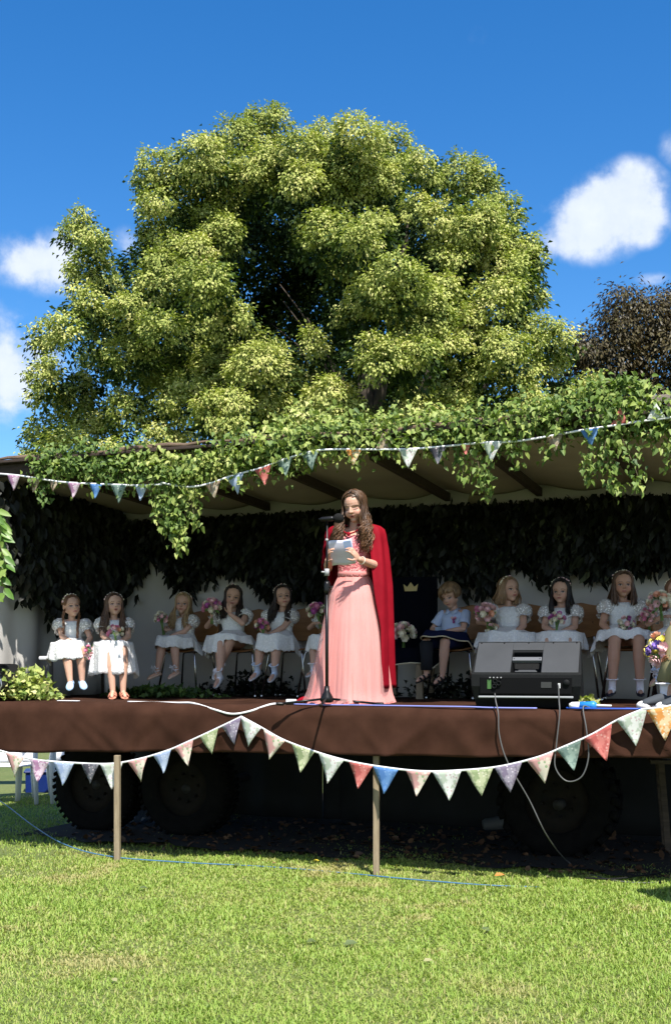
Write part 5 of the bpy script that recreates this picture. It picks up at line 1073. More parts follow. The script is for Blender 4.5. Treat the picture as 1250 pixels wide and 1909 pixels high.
# ------------------------------------------------------------------ the girl who speaks
def speaker_girl():
    base = dk(659, .37, .008); yaw = -20; rz = R(yaw); h = .222; top = 1.585; mb = MB(); sh = 1.285
    mb.ell((0, 0, .86), (.145, .105, .13)); mb.ell((0, 0, 1.0), (.112, .085, .13)); mb.ell((0, 0, 1.16), (.128, .092, .15), None, 16)
    S = {-1: Vector((-.150, .01, sh)), 1: Vector((.150, .01, sh))}; mb.cap2(S[-1], S[1], .044, .044, 12)
    hc = Vector((.018, -.035, top - .5 * h)); M = Matrix.Translation(hc) @ Matrix.Rotation(R(-24 - yaw), 4, 'Z') @ Matrix.Rotation(R(18), 4, 'X') @ Matrix.Rotation(R(-4), 4, 'Y')
    mb.cap2((0, .015, sh), M @ Vector((0, .08 * h, -.28 * h)), .048, .043, 12); head_parts(mb, M, h, False)
    wr = {-1: (-.125, -.225, 1.06), 1: (.125, -.235, 1.06)}; arms = {}
    for s in (-1, 1):
        El, Wr = ik(S[s], wr[s], .265, .225, (s * .35, .5, -.9)); arms[s] = (S[s], El, Wr); mb.cap2(S[s], El, .041, .031, 12); mb.cap2(El, El.lerp(Wr, .4), .033, .032, 12); mb.cap2(El.lerp(Wr, .3), Wr, .032, .022, 12)
        hand(mb, Wr + (Wr - El).normalized() * .005, Vector((-s * .38, -.55, .62)), Vector((-s * .8, .3, -.2)), (1 if s > 0 else -1), .145, .55, .1)
    for s in (-1, 1):
        H = Vector((s * .08, 0, .84)); K = Vector((s * .085, -.02, .46)); A = Vector((s * .08, .02, .08)); mb.cap2(H, K, .085, .055); mb.cap2(K, A, .053, .03); mb.cap2(A, A + Vector((s * .02, -.14, -.045)), .032, .022)
    b = finish_body(mb, M, h, base, rz, .0036, tone=SKIN * np.array((.95, .90, .88)), open_mouth=.8, closed=True, kid=False, brow=(.05, .028, .018)); tag(b, 'person in pink floor-length gown and red velvet cape reading at the microphone', 'person')
    # shoes
    for s in (-1, 1): shoe(b, Vector((s * .08, .02, .065)), (s * .1, -1, -.05), (0, 0, 1), 'ballet', 1.3, None, M_['champagne_satin'])
    # bodice with beaded lace
    lacep = lace('pink_bead_lace', s2l('#f0b9b2'), s2l('#c26a72'), 75, bump=1.0); rows = []
    prof = [(.945, .122, .102), (.975, .118, .098), (1.02, .120, .098), (1.08, .126, .104), (1.14, .134, .116), (1.19, .138, .120), (1.225, .136, .108), (1.25, .128, .09)]
    q = MB(); q.grid([[Vector((rx * math.cos(a), ry * math.sin(a) + .0, z + (.02 * abs(math.cos(a)) if i == len(prof) - 1 else 0) - (.016 * math.cos(a * 2 + PI) * 0))) for a in [2 * PI * j / 40 for j in range(40)]] for i, (z, rx, ry) in enumerate(prof)], True)
    q.build('bodice', lacep, b, thick=.004)
    q = MB(); q.lathe([(.112, .955), (.119, .965), (.119, .985), (.112, .995)], 40); 
    for v in range(len(q.v)): x, y, z = q.v[v]; q.v[v] = (x * 1.03, y * .86, z)
    q.build('waistband', mat('rose_satin', s2l('#d98f8c'), rough=.5), b)
    # skirt: many narrow folds that open downward
    chif = mat('pink_chiffon', s2l('#d0807a'), s2l('#db948e'), rough=.75, ns=3, sheen=.3, spec=.2, stretch=(6, 6, 1)); rng = random.Random(4)
    fo = [(rng.choice((11, 14, 17, 19, 23, 27, 31)), rng.uniform(0, 6.28), rng.uniform(.4, 1)) for _ in range(7)]
    def gown(scale, zoff, amp, z1=.0, nz=34, na=300, seedp=0):
        P = []; keys = [(0, .118, .098), (.06, .150, .125), (.15, .185, .16), (.35, .222, .20), (.6, .252, .235), (.85, .280, .26), (1, .296, .275)]
        for i in range(nz + 1):
            t = i / nz; j = max(0, min(len(keys) - 2, next((a for a in range(len(keys) - 1) if t <= keys[a + 1][0]), len(keys) - 2))); f = (t - keys[j][0]) / (keys[j + 1][0] - keys[j][0]); rx = keys[j][1] + (keys[j + 1][1] - keys[j][1]) * f; ry = keys[j][2] + (keys[j + 1][2] - keys[j][2]) * f; row = []
            for m_ in range(na):
                a = 2 * PI * m_ / na; w = sum(c * (1 - 2 * abs(math.sin((n * a + p + seedp + .5 * math.sin(t * 3 + p)) / 2)) ** .8) for n, p, c in fo) / -4; big = math.sin(5 * a + 1.3 + seedp) * .5 + math.sin(8 * a + .4) * .35
                sc_ = 1 - (1 - scale) * min(1, t * 5); r = 1 + amp * (.25 + .75 * t) * w + amp * 1.5 * t * t * big + .05 * max(0, t - .93) / .07; wind = -.06 * t * t * max(0, -math.cos(a)) + .02 * t * t * max(0, math.cos(a)) * math.sin(t * 5) + .0
                z = .955 * (1 - t) + z1 * t + (.012 * math.sin(a * 5 + 1) + .006 * math.sin(a * 13)) * t ** 3
                row.append(Vector((sc_ * rx * r * math.cos(a) + wind, sc_ * ry * r * math.sin(a), max(.006, z + zoff))))
            P.append(row)
        return P
    q = MB(); q.grid(gown(.90, 0, .12), True); sk_o = q.build('gown_skirt', chif, b)
    tulle = mat('pink_tulle', s2l('#f0b5b0'), rough=.7, spec=.2, alpha=.34)
    q = MB(); G = gown(.975, .004, .08, .016, 24, 200, 1.7); q.grid(G[2:], True); q.build('tulle_layer', tulle, sk_o)
    # cape
    velvet = mat('red_velvet', s2l('#780617'), s2l('#8f1122'), rough=.7, ns=5, spec=.1, bump=.1); q = MB(); rows = []
    nr, nc = 40, 120
    keys = [(0, .062, .058, 1.335), (.04, .10, .08, 1.345), (.09, .175, .115, 1.34), (.13, .222, .14, 1.30), (.22, .242, .17, 1.16), (.4, .268, .215, .88), (.65, .275, .25, .54), (.85, .28, .28, .27), (1, .285, .30, .13)]
    for i in range(nr + 1):
        t = i / nr; j = max(0, min(len(keys) - 2, next((a for a in range(len(keys) - 1) if t <= keys[a + 1][0]), len(keys) - 2))); f = (t - keys[j][0]) / (keys[j + 1][0] - keys[j][0]); K = [keys[j][m_] + (keys[j + 1][m_] - keys[j][m_]) * f for m_ in (1, 2, 3)]; row = []
        aF = 32 + 24 * min(1, t * 1.6) + 4 * t; aE = -38 - 150 * min(.6, max(0, t - .14) * 2.2)
        for c in range(nc + 1):
            a = R(aF + (360 + aE - aF) * c / nc); fold = (math.sin(a * 11 + 1) + .6 * math.sin(a * 17 + 2.2 + t) + .5 * math.sin(a * 7)) * .036 * min(1, t * 4 + .15) * (1 - .1 * t)
            gather = .02 * math.sin(a * 40) * math.exp(-((t - .12) / .06) ** 2); r = 1 + fold * 1.3 + gather
            row.append(Vector((K[0] * r * math.sin(a), .02 - K[1] * r * math.cos(a) + .03 * t, K[2] + (.010 * math.sin(a * 9) if i == nr else 0))))
        rows.append(row)
    q.grid(rows); cape = q.build('cape', velvet, b, thick=.004)
    q = MB(); rr = random.Random(8); rows = []
    for i in range(13):
        t = i / 12; row = []
        for j in range(25):
            s = j / 24; x = -.30 - .17 * s - .02 * math.sin(t * 9); y = .02 + .16 * (t - .5) * (1 - .35 * s); z = .012 + (.035 + .022 * math.sin(s * 15 + t * 4) * math.sin(t * 8 + s * 3)) * (1 - s ** 3) * math.sin(min(1, t * 1.0) * PI) ** .6; row.append(Vector((x, y, z)))
        rows.append(row)
    q.grid(rows); q.build('cape_train', velvet, cape, thick=.004)
    q = MB(); q.tube([(-.09, -.055, 1.315), (-.03, -.10, 1.275), (0, -.115, 1.262), (.04, -.105, 1.275), (.10, -.06, 1.32)], .006, 6); q.ell((0, -.118, 1.262), (.016, .01, .016)); q.build('cape_tie', velvet, cape)
    hair(b, M, h, 'wavy', HAIR['woman'], np.random.default_rng(15), sh, .205, n=950, wave=.022, vol=1.05, r=.0030, neckc=(.012, -.01), face=60)
    q = MB(); c = arms[1][2]; dd = (arms[1][2] - arms[1][1]).normalized(); o1 = dd.orthogonal().normalized(); o2 = dd.cross(o1); q.tube([c - dd * .03 + (o1 * math.cos(a) + o2 * math.sin(a)) * .028 for a in [2 * PI * i / 16 for i in range(17)]], .003, 6); q.build('bracelet', mat('pearl', (.7, .66, .55), rough=.3), b)
    W = Matrix.Translation(base) @ Matrix.Rotation(rz, 4, 'Z'); return W, arms
WG, ARMS = speaker_girl()
paper_m = mat('paper', s2l('#c9c8dc'), s2l('#d4d3e2'), rough=.8, ns=40, stretch=(.4, 1, 6), spec=.15)
def paper():
    c = on(637, 1030, .15); mb = MB(); mb.grid([[Vector(((i / 8 - .5) * .185, .006 * math.cos(i / 8 * PI) + .004 * math.sin(j * .9), (j / 8 - .5) * .19 + .004 * math.sin(i))) for i in range(9)] for j in range(9)])
    o = mb.build('sheet_of_paper', paper_m, None, True, thick=.0008); o.matrix_world = Matrix.Translation(c) @ Matrix.Rotation(R(-14), 4, 'Z') @ Matrix.Rotation(R(24), 4, 'X') @ Matrix.Rotation(R(-5), 4, 'Y'); tag(o, 'white sheet of paper with faint lines in the hands of the speaking girl', 'paper')
    mb = MB(); mb.box((0, 0, 0), (.058, .004, .075)); o = mb.build('card', mat('pale_blue_card', s2l('#c3d4f4'), s2l('#8fa8dc'), rough=.6, ns=26, stretch=(.5, 1, 4)), None, False, .002); o.matrix_world = Matrix.Translation(on(648, 1017, .12)) @ Matrix.Rotation(R(-14), 4, 'Z') @ Matrix.Rotation(R(24), 4, 'X') @ Matrix.Rotation(R(-8), 4, 'Y'); tag(o, 'small pale blue card resting on the top corner of the paper', 'card')
paper()
# ------------------------------------------------------------------ the empty throne
navy = mat('navy_cloth', s2l('#07090f'), s2l('#0a0d19'), rough=.95, ns=4, spec=.08, bump=.1)
gold = mat('gold_card', s2l('#b39b63'), s2l('#c9b27c'), rough=.55, spec=.4)
def throne():
    r = empty('throne', dk(770, 2.08), R(-20), 'tall navy cloth-covered throne with a gold crown on its back', 'throne'); mb = MB()
    mb.grid([[(x, -.02 + .006 * math.sin(x * 30 + z * 5), z) for x in [-.215 + .43 * i / 16 for i in range(17)]] for z in [.40 + .68 * j / 10 for j in range(11)]])
    mb.box((0, .02, .74), (.42, .05, .68)); mb.build('backrest', navy, r, False, .006)
    mb = MB(); mb.box((0, -.22, .42), (.43, .42, .05)); 
    rows = [[(x, y, z0 - (.10 if j else 0) * 1.0 - (.02 * math.sin(i * .9) if j == 3 else 0)) for (x, y, i) in [(-.218, 0, 0), (-.22, -.2, 1), (-.22, -.43, 2), (-.1, -.438, 3), (0, -.436, 4), (.1, -.44, 5), (.225, -.436, 6), (.225, -.2, 7), (.22, 0, 8)]] for j, z0 in enumerate((.448, .50, .455, .40))]
    mb.grid([rows[0]] + rows[2:]); o = mb.build('seat_cloth', navy, r, False, thick=.004)
    mb = MB(); mb.tube([(x, y, z) for (x, y, z) in rows[3]], .007, 6); mb.tube([(.225, -.436, .30), (.30, -.44, .275), (.36, -.40, .33)], .007, 6); mb.build('trim', MATS['cream_trim'], o)
    mb = MB(); mb.add([(.222, -.437, .44), (.34, -.40, .43), (.36, -.40, .33), (.30, -.44, .275), (.225, -.436, .30)], [(0, 1, 2, 3, 4)]); mb.build('loose_cloth', navy, r, False, thick=.004)
    for x in (-.17, .17):
        for y in (-.39, -.03): q = MB(); q.beam((x, y, .40), (x, y, 0), .055, .055, up=(0, 1, 0)); q.build('leg', wood_pale, r, False, .003)
    q = MB(); q.prism([(-.055, 0), (.055, 0), (.066, .062), (.033, .036), (0, .078), (-.033, .036), (-.066, .062)], -.034, -.028); o = q.build('crown_emblem', gold, r, False); o.location = (-.015, 0, .955)
throne()
bouquet(dk(752, 1.82, .565), (0, -.1, 1), .098, [2, 2, 2, 1], 'white flower arrangement standing on the seat of the throne', 41, n=24, group=None, name='flower_arrangement', cat='flowers', stem=.10, greens=18)

# ------------------------------------------------------------------ microphone on its stand
blackm = mat('black_metal', (.012, .012, .013), rough=.35, metal=.4); foam = mat('black_foam', (.012, .012, .012), (.02, .02, .02), rough=1, ns=200, bump=.6, bs=400, spec=.1); grey_pl = mat('grey_plastic', (.35, .35, .36), rough=.4)
def mic():
    dM = .05; base = dk(609, dM, .008); r = empty('microphone_stand', base, 0, 'slim black microphone stand on a low tripod base before the speaking girl', 'microphone stand')
    topz = (EYE + (HY - 968) * base.y / F) - base.z; midz = (EYE + (HY - 1095) * base.y / F) - base.z
    q = MB(); q.tube([(0, 0, .03), (0, 0, midz)], .0125, 12); q.build('lower_tube', blackm, r)
    q = MB(); q.tube([(0, 0, midz - .05), (.002, 0, topz)], .0075, 10); q.build('upper_tube', blackm, r)
    q = MB(); q.lathe([(.0, -.045), (.019, -.045), (.021, -.02), (.021, .02), (.017, .045), (0, .045)], 16, (0, 0, midz)); q.cap2((.015, 0, midz), (.04, -.01, midz + .004), .008, .006, 8); q.build('clutch', blackm, r)
    q = MB(); q.lathe([(.0, -.025), (.018, -.025), (.018, .025), (0, .025)], 16, (0, 0, midz + .11)); q.cap2((-.01, 0, midz + .11), (-.035, 0, midz + .112), .007, .006, 8); q.build('cable_clip', grey_pl, r)
    q = MB(); q.ell((.0, 0, topz - .15), (.012, .012, .012)); q.build('joint', grey_pl, r)
    q = MB(); q.lathe([(.0, .14), (.018, .14), (.022, .10), (.045, .06), (.05, .03), (.03, .02), (0, .02)], 20); q.build('hub', blackm, r)
    for a, L in ((R(186), .34), (R(-6), .38), (R(262), .30)):
        q = MB(); e = Vector((math.cos(a) * L, math.sin(a) * L, .012)); q.tube([(0, 0, .05), e], .0085, 8); q.cap2(e * .95, e * 1.06, .013, .012, 8); q.build('leg', blackm, r)
    q = MB(); q.cap2((-.035, -.005, topz), (.035, -.02, topz + .002), .016, .02, 12); q.cap2((-.035, -.005, topz), (-.055, 0, topz + .001), .006, .006, 8); q.build('holder', blackm, r)
    m = empty('microphone', base + Vector((.03, -.018, topz + .002)), 0, 'black microphone with a round foam windshield near her mouth', 'microphone')
    q = MB(); q.cap2((-.02, 0, 0), (.04, .0, .0), .011, .013, 10); q.build('handle', blackm, m); q = MB(); q.ell((.055, .0, .003), (.040, .036, .036), None, 20); q.build('windshield', foam, m)
mic()

# ------------------------------------------------------------------ stage monitor lying on its side
def monitor(name, label, loc, rz, W=.75, detail=True):
    r = empty(name, loc, rz, label, 'loudspeaker'); shell = mat('black_shell', (.007, .0075, .008), (.011, .012, .0125), spec=.1, rough=.6, ns=60, bump=.25, bs=350); top = mat('grey_top_sheen', (.034, .037, .041), (.048, .051, .056), rough=.5, ns=3, bump=.1, bs=300)
    prof = [(.05, .0, .68), (.015, .06, .71), (-.02, .15, .745), (-.015, .235, .75), (.255, .46, .715), (.30, .455, .715), (.47, .10, .74), (.45, 0, .70)]
    mb = MB(); n = len(prof); vs = []
    for s in (-1, 1): vs += [Vector((s * w / .75 * W / 2, y, z)) for y, z, w in prof]
    mb.add(vs, [tuple(range(n - 1, -1, -1)), tuple(range(n, 2 * n))] + [(i, (i + 1) % n, n + (i + 1) % n, n + i) for i in range(n)])
    o = mb.build('cabinet', shell, r, False)
    sl_ = math.atan2(.225, .27); rot = Matrix.Rotation(sl_, 3, 'X')
    def onf(x, t, off): return Vector((x, -.015 + .27 * t, .235 + .225 * t)) + Vector((0, -math.sin(sl_), math.cos(sl_))) * off
    if detail:
        cut = MB(); cut.box(onf(0, .36, -.03) , (.185, .20, .12), rot, 0, 1.12); co = cut.build('cut', shell, None, False); co.parent = r
        bo = o.modifiers.new('b', 'BOOLEAN'); bo.object = co; bo.operation = 'DIFFERENCE'; bo.solver = 'EXACT'
        bpy.context.view_layer.update(); dg = bpy.context.evaluated_depsgraph_get(); me = bpy.data.meshes.new_from_object(o.evaluated_get(dg)); o.modifiers.clear(); o.data = me; bpy.data.objects.remove(co)
    md = o.modifiers.new('b', 'BEVEL'); md.width = .012; md.segments = 3; md.limit_method = 'ANGLE'
    # sheen on the black sloping top, painted as grey pieces round the handle well
    q = MB(); hw = .352
    for (x0, x1, t0, t1) in ((-hw, -.105, .03, .985), (.105, hw, .03, .985), (-.105, .105, .72, .985)): q.box((onf(x0, t0, .002) + onf(x1, t1, .002)) / 2, (x1 - x0, (t1 - t0) * math.hypot(.27, .225), .006), rot)
    q.build('top_sheen', top, r, False, .002)
    q = MB()
    for x in (-.33, -.17, 0, .17, .33): q.cap2(onf(x, .93, .006), onf(x, .93, .009), .005, .005, 8)
    q.box(onf(0, .955, .005), (.70, .004, .004), rot); q.build('screw_row', shell, r)
    q = MB(); q.box(onf(0, .44, -.005), (.20, .036, .022), rot); 
    for s in (-1, 1): q.cap2(onf(s * .088, .44, .008), onf(s * .088, .44, .011), .004, .004, 8)
    q.build('handle', mat('handle_grey', (.12, .125, .135), rough=.45), r, False, .006)
    q = MB(); q.box(onf(0, .08, -.035), (.15, .012, .07), rot); q.box(onf(0, .25, -.055), (.12, .03, .012), rot); q.build('handle_well', top, r, False, .003)
    q = MB(); q.box((0, -.018, .155), (.62, .012, .115), Matrix.Rotation(-.03, 3, 'X')); q.build('rear_panel', mat('rear_panel_black', (.003, .003, .0035), rough=.6, spec=.1), r, False, .004)
    q = MB(); q.box((0, -.016, .077), (.64, .03, .014)); q.build('ledge', mat('worn_edge', (.30, .31, .32), rough=.4), r, False, .005)
    for nm, (x, z, w, h_, c) in {'green_label': (-.245, .163, .026, .062, (.05, .13, .035)), 'white_label': (.226, .155, .016, .034, (.6, .6, .6)), 'small_print': (.14, .16, .07, .04, (.035, .035, .035))}.items():
        q = MB(); q.box((x, -.0265, z), (w, .003, h_)); q.build(nm, mat(nm, c, rough=.5), r, False)
    kb = mat('knob_grey', (.30, .30, .31), rough=.4)
    for i, x in enumerate((-.24, -.215, -.19, -.165)): q = MB(); q.cap2((x, -.026, .208), (x, -.036, .208), .006, .005, 8); q.build('knob', kb, r)
    for (x, z) in ((-.21, .15), (-.18, .17), (-.205, .185)): q = MB(); q.lathe([(0, 0), (.017, 0), (.017, .014), (.010, .014), (.010, .004), (0, .004)], 16, (x, -.024, z), 0, Matrix.Rotation(R(90), 3, 'X')); q.build('socket', shell, r)
    q = MB(); q.lathe([(0, 0), (.022, 0), (.022, .012), (0, .012)], 16, (.275, -.024, .175), 0, Matrix.Rotation(R(90), 3, 'X')); q.build('power_inlet', shell, r)
    return r
monitor('stage_monitor', 'black wedge stage monitor with sheen painted grey on its sloping top at the stage front', dk(979, .06, .006), -TH + R(7))
def left_speaker():
    r = empty('stage_monitor', dk(-42, .16, .012), R(-20), 'black loudspeaker whose corner shows at the left end of the stage', 'loudspeaker'); sh = mat('black_shell_plain', (.013, .013, .014), rough=.4)
    q = MB(); q.prism([(-.28, 0), (.18, 0), (.265, .12), (.25, .19), (.12, .30), (-.28, .30)], 0, .40); q.build('cabinet', sh, r, False, .02)
    q = MB(); q.tube([(.19, -.004, .03), (.245, -.004, .12), (.235, -.004, .17), (.13, -.004, .265)], .006, 6); q.build('edge_trim', mat('silver_trim', (.45, .46, .5), rough=.3, metal=.8), r); 
    q = MB(); q.box((-.05, -.006, .15), (.30, .008, .20)); q.build('grille', mat('grille_black', (.02, .02, .021), rough=.6), r, False, .004)
left_speaker()

# ------------------------------------------------------------------ cables and ribbon
def crv(pts, n=60):
    P = [Vector(p) for p in pts]; P = [P[0] * 2 - P[1]] + P + [P[-1] * 2 - P[-2]]; out = []; m = len(P) - 3
    for i in range(n + 1):
        f = i / n * m; j = min(m - 1, int(f)); t = f - j; a, b, c, d = P[j:j + 4]; out.append(.5 * ((2 * b) + (c - a) * t + (2 * a - 5 * b + 4 * c - d) * t * t + (3 * b - a - 3 * c + d) * t ** 3))
    return out
def cable(name, label, pts, r, m, n=70, cat='cable', extra=None):
    o = None; P = crv(pts, n); c = P[0].copy(); q = MB(); q.tube([p - c for p in P], r, 7); o = q.build(name, m, None); o.location = c; tag(o, label, cat); return o
grey_cab = mat('grey_cable', (.10, .10, .10), rough=.45); blue_cab = mat('blue_cable', s2l('#1f4fb0'), rough=.45); dkblue = mat('steel_blue_cable', s2l('#47708f'), rough=.5); lilac = mat('pale_blue_cable', s2l('#7f86c8'), rough=.5)
ed = lambda px, d=.02, h=.012: dk(px, d, h)
cable('cable', 'thin grey cable hanging from the monitor over the stage front to the grass', [dk(921, .02, .14), dk(923, -.0, .06), on(928, 1330, -.045), on(930, 1370, -.06), on(945, 1420, -.07), on(985, 1490, -.02), on(1020, 1560, .1), gnd(1062, 1615) + Vector((0, 0, .02)), gnd(1120, 1640) + Vector((0, 0, .015)), gnd(1200, 1650) + Vector((0, 0, .015)), gnd(1290, 1640) + Vector((0, 0, .015))], .0045, grey_cab)
cable('cable', 'grey cable hanging in a loop below the right end of the monitor', [dk(1040, -.0, .17), dk(1041, -.02, .07), on(1042, 1332, -.05), on(1036, 1390, -.06), on(1034, 1430, -.07), on(1055, 1456, -.07), on(1083, 1448, -.07), on(1096, 1410, -.06), on(1092, 1360, -.05), dk(1086, -.01, .02), dk(1100, .04, .014)], .0048, grey_cab)
cable('cable', 'pale blue cable lying along the stage front below the microphone stand', [ed(548, .08), ed(600, .045), ed(660, .05), ed(720, .04), ed(800, .02), ed(870, .015), ed(920, .02, .008), ed(1000, .03, .008)], .0055, lilac)
cable('cable', 'bright blue cable on the deck to the right of the monitor', [ed(1055, .06), ed(1075, .02), ed(1110, .015), ed(1160, .03), ed(1195, .06), ed(1230, .12), ed(1280, .16)], .006, blue_cab)
cable('cable', 'second bright blue cable crossing the others at the right edge of the stage', [ed(1165, .09), ed(1190, .05), ed(1215, .015), ed(1245, .03), ed(1290, .08)], .006, blue_cab)
cable('cable', 'steel blue cable lying through the grass in front of the posts', [gnd(-60, 1470) + Vector((0, 0, .03)), gnd(0, 1502) + Vector((0, 0, .05)), gnd(60, 1548) + Vector((0, 0, .05)), gnd(120, 1584) + Vector((0, 0, .045)), gnd(200, 1603) + Vector((0, 0, .03)), gnd(330, 1609) + Vector((0, 0, .008)), gnd(500, 1619) + Vector((0, 0, .012)), gnd(640, 1630) + Vector((0, 0, .010)), gnd(760, 1643) + Vector((0, 0, .016)), gnd(900, 1652) + Vector((0, 0, .008)), gnd(1010, 1655) + Vector((0, 0, .004))], .0052, dkblue, 130)
cable('cable', 'dark cable in the grass at the right of the stage front', [gnd(1090, 1645) + Vector((0, 0, .03)), gnd(1140, 1648) + Vector((0, 0, .035)), gnd(1200, 1642) + Vector((0, 0, .04)), gnd(1260, 1630) + Vector((0, 0, .03))], .006, foam)
q = MB(); P = crv([ed(238, .16, .010), ed(290, .12, .010), ed(330, .10, .010), ed(360, .05, .010), on(400, 1323, -.012), on(432, 1331, -.03), on(465, 1326, -.02), ed(505, .05, .010), ed(535, .12, .012)], 60); c = P[0].copy()
q.tube([p - c for p in P], .0075, 6, flat=.5); o = q.build('ribbon', cotton_m, None); o.location = c; tag(o, 'white ribbon lying along the deck edge and dipping over it', 'ribbon')
q = MB(); q.box((0, 0, 0), (.20, .03, .006)); o = q.build('white_strip', cotton_m, None, False, .002, dk(128, .14, .014), -TH); tag(o, 'short white strip on the deck edge beneath the white bench', 'strip')
def plugs():
    r = empty('plug', dk(545, .12, .012), -TH, 'small white and black plug at the right end of the white ribbon', 'plug'); q = MB(); q.box((-.01, 0, .02), (.075, .04, .03)); q.build('body', cotton_m, r, False, .006); q = MB(); q.box((.0, -.005, .003), (.085, .05, .012)); q.build('base', blackm, r, False, .003)
    r = empty('connector', dk(1060, .05, .03), -TH + .06, 'chunky blue and white power connector on the deck beside the monitor', 'connector'); ax = Matrix.Rotation(R(90), 3, 'Y')
    q = MB(); q.lathe([(0, 0), (.013, .0), (.022, .02), (.024, .07), (0, .07)], 16, (0, 0, 0), 0, ax); q.build('white_end', cotton_m, r)
    q = MB(); q.lathe([(0, .0), (.026, .0), (.027, .07), (.030, .075), (.030, .095), (.018, .11), (0, .11)], 16, (.07, 0, 0), 0, ax); q.build('sleeve', mat('connector_blue', s2l('#2f86d6'), rough=.4), r)
    q = MB(); q.lathe([(0, 0), (.010, 0), (.007, .05), (.006, .10), (0, .10)], 12, (.178, 0, 0), 0, ax); q.build('cord_end', cotton_m, r)
plugs()

# ------------------------------------------------------------------ bunting
def print_mat(name, base, c1, c2, scale=26):
    m, nt, P, out = new_mat(name); N = nt.nodes.new; L = nt.links.new; tc = N('ShaderNodeTexCoord')
    a = N('ShaderNodeTexNoise'); a.inputs['Scale'].default_value = scale; a.inputs['Detail'].default_value = 2; L(tc.outputs['Object'], a.inputs['Vector'])
    b = N('ShaderNodeTexVoronoi'); b.inputs['Scale'].default_value = scale * 1.3; L(tc.outputs['Object'], b.inputs['Vector'])
    r = N('ShaderNodeValToRGB'); r.color_ramp.interpolation = 'EASE'; e = r.color_ramp.elements; e[0].position = .46; e[0].color = (*base, 1); e[1].position = .58; e[1].color = (*c1, 1); L(a.outputs['Fac'], r.inputs[0])
    mx = N('ShaderNodeMix'); mx.data_type = 'RGBA'; q = N('ShaderNodeMath'); q.operation = 'LESS_THAN'; q.inputs[1].default_value = .22; L(b.outputs['Distance'], q.inputs[0]); L(q.outputs[0], mx.inputs['Factor']); L(r.outputs[0], mx.inputs['A']); mx.inputs['B'].default_value = (*c2, 1)
    L(mx.outputs['Result'], P.inputs['Base Color']); P.inputs['Roughness'].default_value = .9; P.inputs['Specular IOR Level'].default_value = .1
    tr = N('ShaderNodeBsdfTranslucent'); L(mx.outputs['Result'], tr.inputs['Color']); ms = N('ShaderNodeMixShader'); ms.inputs[0].default_value = .25; L(P.outputs[0], ms.inputs[1]); L(tr.outputs[0], ms.inputs[2]); L(ms.outputs[0], out.inputs[0]); return m
c_ = s2l
FM = {'w': print_mat('white_floral_print', c_('#dfe0dc'), c_('#b9c4b4'), c_('#c9b3b5')), 'g': print_mat('green_sprig_print', c_('#c3c8a4'), c_('#97a57c'), c_('#d9d7c0')), 'p': print_mat('mauve_floral_print', c_('#d6c2cf'), c_('#a67f9c'), c_('#e1d6dc')),
      'b': print_mat('blue_print', c_('#6f9ad0'), c_('#5a86c2'), c_('#86a9d6')), 'l': print_mat('pale_blue_print', c_('#b9c6dd'), c_('#9fb0d0'), c_('#cdd7e8')), 'r': print_mat('red_print', c_('#cf8078'), c_('#bd6560'), c_('#d9a39a')),
      'd': print_mat('dark_grey_floral_print', c_('#77787f'), c_('#4d4c55'), c_('#b9aeb2')), 't': print_mat('beige_print', c_('#b7a68f'), c_('#94806c'), c_('#cfc4b2')), 's': print_mat('sage_print', c_('#8fa398'), c_('#71867f'), c_('#b8c3ba')),
      'k': print_mat('rose_floral_print', c_('#dfd7c6'), c_('#cfa19c'), c_('#9fb28c'), 18), 'o': print_mat('orange_print', c_('#e6cfa6'), c_('#dc9a55'), c_('#efe7d6')), 'n': print_mat('plum_floral_print', c_('#a49dab'), c_('#84798e'), c_('#cfc6d0')), 'c': print_mat('cream_print', c_('#d8d4c0'), c_('#c0bba2'), c_('#e6e3d6'))}
tape_m = mat('white_tape', (.72, .72, .74), rough=.85, spec=.1)
FL = {'w': 'white floral flag', 'g': 'green sprigged flag', 'p': 'mauve floral flag', 'b': 'blue flag', 'l': 'pale blue flag', 'r': 'red flag', 'd': 'dark grey flag', 't': 'beige flag', 's': 'sage flag', 'k': 'cream flag with roses', 'o': 'orange and cream flag', 'n': 'plum floral flag', 'c': 'cream flag'}
